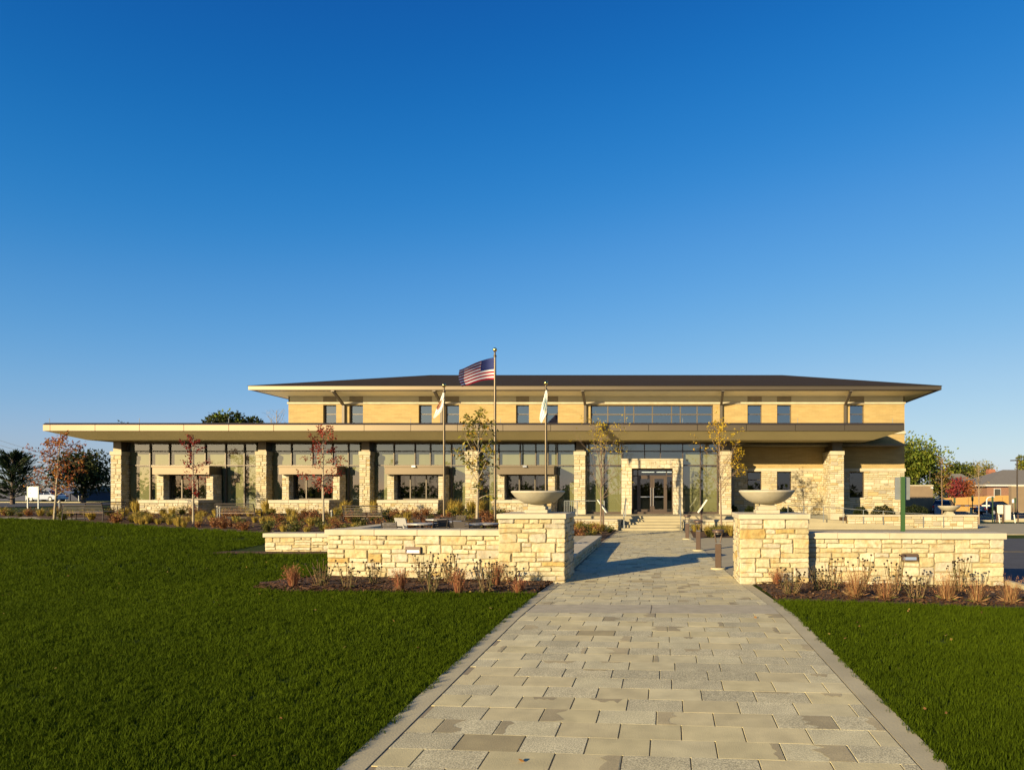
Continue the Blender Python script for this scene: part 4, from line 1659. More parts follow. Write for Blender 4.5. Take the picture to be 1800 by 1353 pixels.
# ramp along the right wing
mb = MB()
rx0, rx1 = PX(1400, 38.2), PX(1640, 38.2)
zl = lambda x: .70 * (1 - (x - rx0) / (rx1 - rx0)) * .86 + .02
mb.prism([(6.0, -.1), (rx1, -.1), (rx1, .02), (rx0, zl(rx0)), (6.0, .69)], 'y', 38.3, 39.6)
struct(mb, "ramp", "concrete")
t = thing("ramp_kerb", "low sloping pale concrete kerb along the foot of the access ramp", "kerb", (rx0, 37.6, 0))
mb = MB()
mb.prism([(6.0, -.1), (rx1 + .6, -.1), (rx1 + .6, .09), (6.0, .12)], 'y', 37.4, 37.6)
mb.prism([(6.0, .1), (rx1 - 1.2, .07), (rx1 - 1.2, .16), (rx0, .42), (6.0, .45)], 'y', 37.75, 37.9)
mb.build("kerb", "concrete", t)
t = thing("handrail", "thin galvanised handrail sloping down the access ramp on slim posts", "handrail", (rx0, 38.1, 0))
posts = [(1385, 888, 903), (1412.8, 889, 906), (1447.5, 891, 914), (1482, 893, 917), (1517.6, 896, 921), (1552.5, 898, 924), (1588, 901, 927), (1623, 903, 927.5), (1658.5, 905.5, 928)]
mb = MB()
top = [(PX(x, 37.95), 37.95, PZ(a, 37.95)) for x, a, b in posts]
mb.tube(top, .015, 6)
mb.build("rail", "galvanised", t)
for x, a, b in posts:
    mb = MB()
    mb.box(PX(x, 37.95) - .017, PX(x, 37.95) + .017, 37.935, 37.965, PZ(b, 37.95) - .1, PZ(a, 37.95))
    mb.build("post", "galvanised", t)

# handrails at the steps
for px, sgn, lab in ((1097, 1, "slim dark metal handrail at the left side of the entrance steps"), (1196.5, -1, "slim dark metal handrail at the right side of the entrance steps")):
    t = thing("handrail", lab, "handrail", (PX(px, 36), 36, 0))
    X = PX(px, 36.1)
    mb = MB()
    mb.tube([(X, 35.75, .72), (X, 35.75, .92), (X, 36.0, .95), (X, 37.5, 1.62), (X, 37.95, 1.62), (X, 37.95, 1.45)], .024, 6)
    mb.build("rail", "galvanised", t)
    for yy, z0, z1 in ((36.02, .1, .96), (37.45, .6, 1.6)):
        m2 = MB(); m2.box(X - .024, X + .024, yy - .024, yy + .024, z0, z1); m2.build("post", "galvanised", t)
    m3 = MB(); m3.mesh([(X - .01, 36.05, .30), (X - .01, 37.4, .92), (X - .01, 37.4, 1.5), (X - .01, 36.05, .88), (X + .01, 36.05, .30), (X + .01, 37.4, .92), (X + .01, 37.4, 1.5), (X + .01, 36.05, .88)], [(0, 3, 2, 1), (4, 5, 6, 7)])
t = thing("guard_rail", "grey balustrade with thin upright bars on the terrace, left of the bare yellow tree", "railing", (PX(1000, 37.6), 37.6, ZT))
x0, x1 = PX(992, 37.7), PX(1011, 37.7)
x2 = PX(1062, 37.7)
mb = MB()
mb.tube([(x0, 37.7, PZ(880, 37.7)), (x2, 37.7, PZ(880, 37.7))], .02, 6)
mb.build("rail", "galvanised", t)
mb = MB()
for i in range(7):
    X = x0 + (x1 - x0) * i / 6
    mb.box(X - .011, X + .011, 37.69, 37.71, ZT, PZ(880, 37.7))
mb.build("balusters", "galvanised", t)
for X in (x1 + .1, x2):
    mb = MB(); mb.box(X - .025, X + .025, 37.67, 37.73, ZT, PZ(880, 37.7)); mb.build("post", "galvanised", t)

# ------------------------------------------------------------------ bollard lights
def make_bollard(label):
    t = thing("bollard_light", label, "bollard", (0, 0, 0), group="bollard lights along the path", world=False)
    m = MB(); m.lathe([(0, -.1), (.195, -.1), (.195, .035), (.18, .05), (0, .05)], n=28, sm=False); m.build("footing", "kerb_concrete", t)
    m = MB(); m.bevbox(-.078, .078, -.078, .078, .05, .66, .012); m.build("post", "bronze", t)
    m = MB(); m.box(-.07, .07, -.07, .07, .661, .685); m.build("collar", "steel", t)
    for sx in (-1, 1):
        for sy in (-1, 1):
            m = MB(); m.tube([(sx * .055, sy * .055, .68), (sx * .06, sy * .06, .74), (sx * .098, sy * .098, .95)], .011, 6); m.build("strut", "bronze", t)
    m = MB(); m.lathe([(0, .94), (.135, .94), (.155, .955), (.155, 1.005), (.14, 1.02), (0, 1.03)], n=28, sm=False); m.build("cap", "bronze", t)
    m = MB(); m.lathe([(0, .90), (.07, .90), (.08, .94), (0, .94)], n=16); m.build("reflector", "steel", t)
    return t


bo = make_bollard("nearest dark bronze bollard light, close to the right pier")
for i, (px, Y, lab) in enumerate([(1262.5, 18.5, None), (1227.5, 23.9, "middle one of three dark bronze bollard lights along the right of the path"),
                                  (1208, 29.6, "farthest dark bronze bollard light, near the entrance steps")]):
    o = bo if i == 0 else copy_tree(bo)
    o.location = (PX(px, Y), Y, g(PX(px, Y), Y) + .01)
    if lab: o['label'] = lab

# ------------------------------------------------------------------ flag poles
def flagpole(px, Y, ytop, label, r=.055):
    X = PX(px, Y); zt = PZ(ytop, Y); z0 = g(X, Y)
    t = thing("flagpole", label, "flagpole", (X, Y, z0), group="flagpoles in front of the building")
    m = MB(); m.tube([(X, Y, z0 - .1), (X, Y, zt - 1.5), (X, Y, zt - .25)], [r, r * .9, r * .62], 10); m.build("pole", "pole_metal", t)
    m = MB(); m.lathe([(0, -.08), (.03, -.06), (.085, 0), (.075, .04), (.05, .085), (0, .09)][:1] + [(.095 * sin(a), -.095 * cos(a)) for a in [pi * k / 10 for k in range(1, 10)]] + [(0, .095)], (X, Y, zt - .095), 14); m.build("finial", "brass", t)
    m = MB(); m.tube([(X, Y, zt - .27), (X, Y, zt - .17)], [.05, .025], 8); m.lathe([(0, 0), (.07, .01), (.075, .06), (.04, .11), (0, .11)], (X, Y, zt - .42), 10); m.build("truck", "pole_metal", t)
    m = MB(); m.tube([(X + r + .02, Y - .02, z0 + 1.0), (X + r + .015, Y - .02, zt - .35)], .006, 4); m.build("halyard", "matte_attr", t)
    return X, Y, zt


fpX, fpY, fpz = flagpole(870, 32.2, 611, "tallest bronze flagpole, flying the large striped flag")
f1 = flagpole(780.5, 32.2, 673.5, "bronze flagpole with a gold ball, left of the tallest one", .05)
f3 = flagpole(959.5, 32.2, 669.5, "bronze flagpole with a gold ball rising behind the left stone bowl", .05)


def us_flag():
    X0, Y = fpX - .06, fpY
    zt = PZ(629, Y); zb = PZ(668, Y)
    t = MB()
    NU, NV = 60, 39
    # hoist edge at pole, fly end to the left, hanging slightly and waving
    def P(u, v):
        # u 0..1 hoist->fly, v 0..1 top->bottom
        px = 868.5 - 49.5 * u - 3.5 * sin(v * 3.0) * u
        top = 628.5 + 26 * u ** 1.15 - 2.5 * sin(u * 5)
        bot = 667.5 + 16 * u ** 1.3 - 2.0 * sin(u * 5 + .4)
        py = top + (bot - top) * v
        if u > .88: px += (u - .88) * 38 * v
        d = .10 * sin(u * 7.2 + v * 1.1) * (u ** .5) - 1.1 * u ** 1.7
        Yd = Y + d
        return (PX(px, Y), Yd, PZ(py, Y))
    V = [P(i / NU, j / NV) for j in range(NV + 1) for i in range(NU + 1)]
    red, wh, bl = (.38, .010, .025), (.78, .76, .72), (.010, .022, .13)
    cu, cv = 24, 21
    i0 = 0
    t.v = [tuple(p) for p in V]
    for j in range(NV):
        for i in range(NU):
            c = red if (j // 3) % 2 == 0 else wh
            if i < cu and j < cv:
                c = bl
                # star rows
                r_ = (j - 1) / 2.2; c_ = (i - .5) / 2.05
                rr, cc = round(r_), round(c_)
                if 0 <= rr <= 8 and 0 <= cc <= 10 and (rr + cc) % 2 == 0 and abs(r_ - rr) < .26 and abs(c_ - cc) < .26: c = (.22, .23, .32)
            a = j * (NU + 1) + i
            t.f.append((a, a + NU + 1, a + NU + 2, a + 1)); t.c.append(c); t.m.append(0); t.sm.append(True)
    t.hascol = True
    o = t.build("flag", "flag_cloth")
    tag(o, "large striped flag with a starred blue corner, streaming left from the tallest pole", "flag", "flags on the poles")


leafmat("flag_cloth", .8, .12)
us_flag()


def limp_flag(X, Y, outline, folds, emblem, label):
    """drooping flag: rows of (py, px_left, px_right) with folds in depth"""
    t = MB()
    n = 26
    rows = len(outline)
    V = []
    for r_, (py, xl, xr) in enumerate(outline):
        for k in range(n + 1):
            u = k / n
            px = xl + (xr - xl) * u
            d = -.03 - .014 * (1 + sin(u * folds * 6.28 + r_ * .35)) * min(1, (xr - xl) / 6)
            V.append((PX(px, Y), Y + d, PZ(py, Y)))
    t.v = V
    for r_ in range(rows - 1):
        for k in range(n):
            a = r_ * (n + 1) + k
            c = (.78, .76, .68)
            u, v = (k + .5) / n, (r_ + .5) / (rows - 1)
            for (eu, ev, er, ec) in emblem:
                if ((u - eu) / er) ** 2 + ((v - ev) / (er * .55)) ** 2 < 1: c = ec
            t.f.append((a, a + n + 1, a + n + 2, a + 1)); t.c.append(c); t.m.append(0); t.sm.append(True)
    t.hascol = True
    o = t.build("flag", "flag_cloth")
    tag(o, label, "flag", "flags on the poles")


def densify(rows, n):
    ys = [r[0] for r in rows]
    out = []
    for i in range(n + 1):
        y = ys[0] + (ys[-1] - ys[0]) * i / n
        out.append((y, float(np.interp(y, ys, [r[1] for r in rows])), float(np.interp(y, ys, [r[2] for r in rows]))))
    return out


limp_flag(f1[0], 32.2, densify([(686, 780.0, 781.2), (696, 776.5, 781.5), (706, 773.5, 780.5), (714, 769, 779.5), (720, 767, 778), (728, 764.5, 772), (735, 761.5, 764.5)], 40), 2.2,
          [(.25, .52, .30, (.30, .13, .06)), (.35, .44, .18, (.35, .22, .10)), (.2, .62, .16, (.22, .08, .05))],
          "white flag with a small reddish-brown emblem, hanging limp from the left pole")
limp_flag(f3[0], 32.2, densify([(683, 959.6, 961.5), (692, 957.5, 962.5), (704, 955, 962.3), (716, 951.5, 961.5), (728, 949.5, 960.5), (738, 949, 956), (743, 951, 953)], 40), 2.6,
          [(.62, .45, .35, (.22, .30, .30)), (.75, .58, .22, (.30, .36, .33))],
          "white flag with a grey-green emblem, hanging limp from the right pole")

# ------------------------------------------------------------------ signs near
Xs, Ys = PX(1587, 18.4), 18.4
t = thing("parking_sign", "grey back of a metal sign on a green post, behind the right wall", "sign", (Xs, Ys, 0))
m = MB()
w2, dp = .05, .035
zt = PZ(837.5, Ys)
m.box(Xs - w2, Xs + w2, Ys - dp, Ys - dp + .012, -.2, zt)
m.box(Xs - w2, Xs - w2 + .012, Ys - dp + .0125, Ys + dp, -.2, zt); m.box(Xs + w2 - .012, Xs + w2, Ys - dp + .0125, Ys + dp, -.2, zt)
m.build("post", "paint_attr", t)
for f in t.children:
    ca = f.data.color_attributes.new('col', 'FLOAT_COLOR', 'CORNER')
    ca.data.foreach_set('color', np.tile(np.array([.035, .085, .02, 1], np.float32), len(ca.data)))
m = MB()
sx0, sx1, sz0, sz1 = PX(1573.8, Ys), PX(1600.5, Ys), PZ(878, Ys), PZ(838.3, Ys)
c_ = .03
ol = [(sx0 + c_, sz0), (sx1 - c_, sz0), (sx1 - .008, sz0 + .008), (sx1, sz0 + c_), (sx1, sz1 - c_), (sx1 - .008, sz1 - .008), (sx1 - c_, sz1), (sx0 + c_, sz1), (sx0 + .008, sz1 - .008), (sx0, sz1 - c_), (sx0, sz0 + c_), (sx0 + .008, sz0 + .008)]
m.prism(ol, 'y', Ys + dp + .004, Ys + dp + .012)
m.build("sign_panel", "galvanised", t)

# slanted information panels beside the steps
for px, yb, sg, lab in ((1060.5, 932, 1, "slanted white information panel on a brown post, left of the entrance steps"), (1233, 930, -1, "slanted white information panel on a dark post, right of the entrance steps")):
    Y = 35.2
    X = PX(px, Y)
    t = thing("information_panel", lab, "sign", (X, Y, 0))
    m = MB(); m.box(X - .045, X + .045, Y - .045, Y + .045, -.1, 1.3); m.build("post", "bronze", t)
    m = MB()
    a, b = (X - sg * .26, PZ(878, Y)), (X + sg * .18, PZ(900.5, Y))
    m.bar((a[0], Y, a[1]), (b[0], Y, b[1]), .75, .045, (.72, .68, .55), 0, up=(0, 0, 1))
    m.build("panel", "paint_attr", t)

# ------------------------------------------------------------------ trees and plants
def leaf(mb, p, d, size, col, rr, wid=.5):
    d = Vector(d).normalized()
    s = d.cross(Vector((rr.uniform(-1, 1), rr.uniform(-1, 1), rr.uniform(-1, 1))))
    if s.length < 1e-3: s = d.orthogonal()
    s.normalize()
    n = d.cross(s)
    p = Vector(p)
    a = p + d * size * .5 + s * size * wid * .5 - n * size * .08
    b = p + d * size
    c = p + d * size * .5 - s * size * wid * .5 - n * size * .08
    mb.mesh([p, a, b, c], [(0, 1, 2), (0, 2, 3)], col)


def rvec(rr):
    while True:
        v = Vector((rr.uniform(-1, 1), rr.uniform(-1, 1), rr.uniform(-1, 1)))
        if .05 < v.length < 1: return v.normalized()


def young_tree(name, label, px, Y, ytop, trunk_px_y, seed, cols, nleaf, lsize, spread, bark, nb=16, lean=0, leafzone=(0, 1), r0=.05, up=.9, clump=.16, droop=0., wid=.5, cat="tree", group=None, twig=3, bare=0., extra=()):
    rr = random.Random(seed)
    X = PX(px, Y); z0 = g(X, Y)
    H = PZ(ytop, Y) - z0
    zb = PZ(trunk_px_y, Y) - z0
    t = thing(name, label, cat, (X, Y, z0), group=group)
    wd = MB(); lf = MB()
    base = Vector((X, Y, z0 - .05))
    tr = []
    N = 9
    wob = Vector((0, 0, 0))
    for i in range(N + 1):
        f = i / N
        wob += Vector((rr.uniform(-1, 1), rr.uniform(-1, 1), 0)) * .018 * H / 4
        tr.append(base + Vector((lean * f, 0, f * H * .96)) + wob * f)
    rad = [r0 * (1 - .82 * (i / N)) for i in range(N + 1)]
    wd.tube(tr, rad, 7, bark)
    def at(f):
        f = min(max(f, 0), .999) * N
        i = int(f)
        return tr[i].lerp(tr[i + 1], f - i), rad[i] + (rad[i + 1] - rad[i]) * (f - i)
    tips = []
    for k in range(nb):
        f = (zb / H) + (1 - zb / H) * ((k + rr.uniform(.1, .9)) / nb) * .97
        p, r_ = at(f)
        a = k * 2.4 + rr.uniform(-.5, .5)
        fr = (f - zb / H) / (1 - zb / H)
        L = spread * (sin(pi * min(1, .18 + fr * .8)) ** .8) * rr.uniform(.65, 1.15)
        d = Vector((cos(a), sin(a) * .9, up * rr.uniform(.6, 1.3))).normalized()
        pts = [p]
        q = p.copy(); dd = d.copy()
        for j in range(4):
            dd = (dd + rvec(rr) * .22 + Vector((0, 0, -droop * .25))).normalized()
            if q.z > z0 + H * .97: dd = Vector((dd.x, dd.y, .05)).normalized() * .6
            q = q + dd * L / 4
            pts.append(q.copy())
        wd.tube(pts, [r_ * .5, r_ * .4, r_ * .3, r_ * .2, r_ * .1], 5, bark, cap=False)
        for j in range(1, 5):
            tips.append((pts[j], dd, j / 4, f))
            for _ in range(twig):
                if rr.random() < .75:
                    e = pts[j] + (rvec(rr) + dd * .8 + Vector((0, 0, .25))).normalized() * L * rr.uniform(.12, .32)
                    wd.tube([pts[j], (pts[j] + e) / 2 + rvec(rr) * .02, e], [r_ * .16, r_ * .12, r_ * .05], 4, bark, cap=False)
                    tips.append((e, dd, 1, f))
    tips.append((tr[-1], Vector((0, 0, 1)), 1, 1)); tips.append((tr[-2], Vector((0, 0, 1)), 1, .95))
    sel = [q for q in tips if leafzone[0] <= (q[0].z - z0) / H <= leafzone[1] + .1 and q[2] > .3 and rr.random() > bare]
    for k in range(nleaf):
        p, dd, _, f = rr.choice(sel)
        c = rr.choice(cols)
        kk = rr.uniform(.75, 1.25)
        o = rvec(rr) * clump * (rr.random() ** .6)
        d = (rvec(rr) + dd * .5 + Vector((0, 0, -.35))).normalized()
        leaf(lf, p + o, d, lsize * rr.uniform(.6, 1.25), tuple(min(1, x * kk) for x in c), rr, wid)
    for ex, ey, n_, r_ in extra:
        c0 = Vector((PX(ex, Y), Y, PZ(ey, Y)))
        p, rd = at(min(.95, max(.2, (c0.z - z0) / H - .12)))
        wd.tube([p, (p + c0) / 2 + Vector((0, 0, .05)), c0], [rd * .4, rd * .3, rd * .1], 5, bark, cap=False)
        for k in range(n_):
            if k % 6 == 0:
                e = c0 + rvec(rr) * r_ * .9
                wd.tube([p.lerp(c0, .6), e], [rd * .15, rd * .05], 4, bark, cap=False)
            c = rr.choice(cols); kk = rr.uniform(.7, 1.2)
            leaf(lf, c0 + rvec(rr) * r_ * (rr.random() ** .5), (rvec(rr) + Vector((0, 0, -.4))).normalized(), lsize * rr.uniform(.6, 1.2), tuple(x * kk for x in c), rr, wid)
    wd.build("trunk", "wood_attr", t)
    lf.build("foliage", "leaf", t)
    return t


BK1 = (.30, .25, .16); BK2 = (.20, .14, .09)
young_tree("oak_tree", "young oak with sparse orange and russet leaves, left of the building near the white sign", 95, 33.9, 757, 868, 1,
           [(.36, .15, .028), (.43, .19, .032), (.26, .08, .02), (.28, .055, .02)], 1700, .115, 1.35, BK1, nb=20, lean=.3, r0=.06, clump=.20, up=.55)
young_tree("maple_tree", "slim young maple with sparse dark red leaves, before the leftmost window bay", 340, 30, 757, 872, 2,
           [(.24, .022, .016), (.30, .03, .018), (.17, .02, .014)], 620, .095, .72, BK1, nb=16, lean=-.05, r0=.05, clump=.12, up=1.0, bare=.35)
young_tree("maple_tree", "young maple with thicker rust-red leaves, between the two leftmost window bays", 569, 28.8, 740, 868, 3,
           [(.27, .034, .018), (.33, .05, .024), (.21, .045, .018)], 1150, .10, .82, BK1, nb=18, lean=-.02, r0=.045, clump=.13, up=.85, bare=.2)
young_tree("magnolia_tree", "young broad-leaved tree with olive green leaves, standing on the patio", 838, 25.5, 712, 875, 4,
           [(.15, .145, .016), (.22, .20, .022), (.10, .11, .014), (.30, .24, .03), (.32, .18, .03)], 640, .17, 1.05, BK1, nb=20, lean=.12, r0=.065, clump=.14, up=.8, wid=.42, twig=2, bare=.15)
young_tree("locust_tree", "nearly bare young tree with a thin yellow top, left of the entrance", 1056, 34.8, 741, 875, 5,
           [(.55, .40, .02), (.46, .34, .02), (.62, .44, .02)], 520, .10, 2.0, BK2, nb=30, lean=-.0, r0=.05, clump=.14, leafzone=(.72, 1.1), up=2.0, extra=((1098, 826, 14, .3), (1108, 850, 12, .25), (1090, 792, 14, .2)), twig=4, bare=.3)
young_tree("locust_tree", "nearly bare young tree with golden leaves at the top and right, right of the entrance", 1268, 35, 741, 872, 6,
           [(.55, .38, .02), (.50, .30, .02), (.40, .28, .02)], 480, .115, 1.8, BK2, nb=28, lean=-.1, r0=.05, clump=.14, leafzone=(.74, 1.1), up=2.0, extra=((1298, 795, 110, .36), (1301, 825, 90, .36), (1290, 812, 60, .3)), twig=4, bare=.3)
young_tree("street_tree", "slender tree with yellow-orange leaves behind the distant stone bowl", 1656, 44, 800, 862, 7,
           [(.34, .22, .04), (.28, .14, .03), (.24, .18, .04)], 420, .10, .75, BK2, nb=18, r0=.045, clump=.16, up=1.2)
young_tree("street_tree", "slender almost leafless tree at the right end of the planter wall", 1721, 43, 806, 868, 8,
           [(.24, .18, .05), (.28, .20, .06)], 160, .08, .8, (.26, .19, .12), nb=20, r0=.05, clump=.1, up=1.3, twig=4)


def big_tree(name, label, px, Y, ytop, wpx, ybot, seed, cols, lsize, n, trunk=True, group=None, squash=1., zb=None, clumps=26, gap=.16, leaf_w=.55):
    """broad tree: trunk with limbs and a crown of leaf sprays in uneven clumps"""
    rr = random.Random(seed)
    X = PX(px, Y); z0 = zb if zb is not None else g(X, Y)
    zt = PZ(ytop, Y); zc0 = PZ(ybot, Y)
    rx = wpx / 2 * Y / F
    rz = (zt - zc0) / 2
    C = Vector((X, Y, zc0 + rz))
    t = thing(name, label, "tree", (X, Y, z0), group=group)
    lf = MB(); wd = MB()
    cl = []
    for k in range(clumps):
        v = rvec(rr) * (rr.random() ** .38)
        c = C + Vector((v.x * rx * .80, v.y * rx * .8, v.z * rz * .78))
        cl.append((c, rr.uniform(.24, .46) * min(rx, rz * 1.4), rr.uniform(.6, 1.35)))
    wd.tube([(X, Y, z0 - .2), (X + .05 * rx, Y, z0 + (C.z - z0) * .5), (X, Y, C.z)], [rx * .07 + .06, rx * .055 + .04, rx * .03 + .02], 8, (.10, .075, .05))
    for c, r_, k_ in cl:
        q = Vector((X, Y, z0 + (C.z - z0) * rr.uniform(.5, 1)))
        wd.tube([q, (q + c) / 2 + rvec(rr) * .1 * rx, c], [rx * .03 + .02, rx * .02 + .01, .012], 5, (.10, .075, .05), cap=False)
    for k in range(n):
        c, r_, k_ = rr.choice(cl)
        v = rvec(rr)
        rad = r_ * (rr.random() ** .45) * (1 + .35 * (rr.random() < gap))
        p = c + Vector((v.x, v.y, v.z * .8 * squash)) * rad
        col = rr.choice(cols)
        kk = k_ * rr.uniform(.75, 1.25)
        leaf(lf, p, (v + rvec(rr) * .9).normalized(), lsize * rr.uniform(.6, 1.3), tuple(min(1, x * kk) for x in col), rr, leaf_w)
    wd.build("trunk", "wood_attr", t)
    lf.build("crown", "leaf", t)
    return t


DG = [(.034, .048, .008), (.048, .058, .010), (.024, .036, .006), (.06, .06, .012)]
MG = [(.125, .17, .016), (.16, .195, .02), (.095, .13, .014), (.21, .215, .024)]
YG_ = [(.23, .21, .028), (.20, .18, .026), (.27, .23, .03), (.16, .15, .024)]
# right background
big_tree("leafy_tree", "large sunlit green tree rising directly behind the right corner of the building", 1598, 98, 768, 132, 872, 21, MG, .42, 9000, clumps=40)
big_tree("leafy_tree", "yellow-green tree beside the large green one, above the brown wall", 1652, 102, 822, 64, 880, 22, YG_ + [(.20, .12, .03)], .34, 2200, clumps=20)
big_tree("leafy_tree", "dark green tree far behind the grey house roofs, left of the chimney", 1690, 130, 811, 90, 850, 23, MG + DG, .42, 3000, clumps=26)
big_tree("leafy_tree", "thin olive tree with wispy top, right beside the brick chimney", 1722, 124, 806, 58, 852, 24, YG_, .30, 1300, clumps=22, gap=.4)
big_tree("leafy_tree", "rounded green tree cut by the right frame edge, behind the tall lamp", 1806, 122, 796, 46, 846, 25, YG_ + MG, .40, 1600, clumps=16)
rt = big_tree("maple_tree", "round ornamental tree, crimson on its left and orange on its right", 1690, 93, 837, 52, 877, 26, [(.34, .05, .03)], .24, 10, clumps=22)
# recolour by side: crimson left, orange right
bpy.data.objects.remove([c for c in rt.children if c.name.startswith("crown")][0])
rr = random.Random(27)
lf = MB()
cxx, rxx = PX(1690, 93), 25 * 93 / F
czz = (PZ(837, 93) + PZ(880, 93)) / 2
for k in range(2600):
    v = rvec(rr) * (rr.random() ** .4)
    p = Vector((cxx + v.x * rxx * 1.05, 93 + v.y * rxx, czz + v.z * 1.57))
    if math.sin(p.x * 3.1 + p.z * 2.2) + math.sin(p.z * 4.3 - p.x) > 1.15: continue
    u = v.x + rr.uniform(-.25, .25)
    c = (.27, .045, .04) if u < -.15 else ((.24, .065, .03) if u < .25 else (.42, .155, .025))
    k_ = rr.uniform(.6, 1.25)
    leaf(lf, p, rvec(rr), .24 * rr.uniform(.6, 1.3), tuple(x * k_ for x in c), rr, .6)
lf.build("crown", "leaf", rt)
# left background
big_tree("evergreen_tree", "broad dark green tree left of the building, behind the orange oak", 146, 80, 788, 102, 872, 31, DG, .34, 5600, clumps=40, zb=.6)
big_tree("leafy_tree", "dark tree top showing above the low canopy, left of the upper floor", 408, 78, 722, 100, 775, 32, DG + MG[:1], .36, 3000, clumps=24, zb=.6)
young_tree("bare_tree", "leafless grey tree top above the canopy, beside the upper floor's left corner", 484, 72, 713, 800, 33, [(.2, .16, .10)], 30, .1, 2.0, (.30, .26, .20), nb=22, r0=.14, up=1.3, twig=4)
big_tree("leafy_tree", "small dark bush top peeping over the canopy near its left end", 213, 92, 737, 26, 800, 34, DG, .3, 300, clumps=10, zb=.6, gap=.5)


def spiky_tree():
    rr = random.Random(44)
    Y = 74; X = PX(22, Y); z0 = .6
    t = thing("conifer_tree", "dark spiky evergreen with long pointed sprays at the left frame edge", "tree", (X, Y, z0))
    wd = MB(); lf = MB()
    zt = PZ(797, Y)
    wd.tube([(X, Y, z0 - .1), (X, Y, zt - .5)], [.22, .05], 8, (.10, .07, .05))
    for k in range(130):
        f = rr.random() ** .8
        z = z0 + .3 + (zt - z0 - .9) * f
        L = (2.7 * (1 - f) ** .7 + 1.1) * rr.uniform(.6, 1.1)
        a = rr.uniform(0, 6.28)
        up = .25 + .9 * f
        d = Vector((cos(a), sin(a), up)).normalized()
        p = Vector((X, Y, z))
        pts = [p, p + d * L * .5, p + d * L + Vector((0, 0, -.12 * L))]
        c = rr.choice([(.016, .032, .012), (.024, .042, .014), (.034, .055, .016)])
        wd.tube(pts, [.03, .02, .008], 4, (.06, .05, .03), cap=False)
        for j in range(16):
            u = .15 + .85 * j / 15
            q = pts[0].lerp(pts[1], u * 2) if u < .5 else pts[1].lerp(pts[2], u * 2 - 1)
            leaf(lf, q, (d * 1.5 + rvec(rr) * .6).normalized(), .75 * (1.15 - .5 * u), c, rr, .14)
    wd.build("trunk", "wood_attr", t)
    lf.build("foliage", "leaf", t)


spiky_tree()


# ---- near bed plants
def dry_grass(rr, h, n, cols, spread=.13):
    m = MB()
    for k in range(n):
        a = rr.uniform(0, 6.28); rad = spread * .45 * math.sqrt(rr.random())
        p = Vector((rad * cos(a), rad * sin(a), -.02))
        d = Vector((cos(a), sin(a), 0)) * rr.uniform(.05, 1) * spread * 1.3 + Vector((rr.uniform(-.03, .03), rr.uniform(-.03, .03), 0))
        H = h * rr.uniform(.45, 1.05)
        c = rr.choice(cols); kk = rr.uniform(.7, 1.3)
        wv = rr.uniform(.002, .0045)
        s = Vector((-sin(a), cos(a), 0)) * wv
        q = p + d * .5 + Vector((0, 0, H * .6)); e = p + d * 1.15 + Vector((0, 0, H * rr.uniform(.85, 1)))
        m.mesh([p - s, p + s, q + s * .8, q - s * .8, e], [(0, 1, 2, 3), (3, 2, 4)], tuple(min(1, x * kk) for x in c))
        if rr.random() < .35:
            for _ in range(3): leaf(m, e - Vector((0, 0, rr.uniform(0, .1))), (rvec(rr) * .6 + Vector((0, 0, .8))), .035, tuple(min(1, x * kk * 1.15) for x in c), rr, .3)
    return m


def coneflower(rr, h, n, heads=(.045, .03, .02), yellow=False):
    m = MB()
    for k in range(n):
        a = rr.uniform(0, 6.28); rad = .1 * math.sqrt(rr.random())
        p = Vector((rad * cos(a), rad * sin(a), -.02))
        H = h * rr.uniform(.6, 1.05)
        e = p + Vector((cos(a), sin(a), 0)) * rr.uniform(.02, .22) + Vector((0, 0, H))
        c = rr.choice([(.22, .14, .06), (.28, .19, .09), (.16, .12, .05), (.13, .12, .04)])
        m.tube([p, (p + e) / 2 + rvec(rr) * .02, e], [.0075, .006, .0045], 4, c, cap=False)
        if rr.random() < .8:
            m.lathe([(0, -.012), (.016, -.008), (.021, .006), (.014, .022), (0, .027)], e, 7, tuple(x * rr.uniform(.7, 1.3) for x in heads))
            if yellow and rr.random() < .3:
                for j in range(8): leaf(m, e, (cos(j * .785), sin(j * .785), -.3), .045, (.62, .42, .03), rr, .45)
        for _ in range(rr.randint(2, 6)):
            f = rr.uniform(.05, .8)
            leaf(m, p.lerp(e, f), (rvec(rr) + Vector((0, 0, -.4))), rr.uniform(.04, .09), rr.choice([(.15, .085, .035), (.11, .075, .025), (.085, .08, .02), (.19, .11, .045)]), rr, .4)
    for _ in range(16):
        a = rr.uniform(0, 6.28)
        leaf(m, (0, 0, .02), (cos(a), sin(a), .25), rr.uniform(.08, .18), rr.choice([(.07, .09, .02), (.14, .11, .04), (.2, .12, .05)]), rr, .3)
    return m


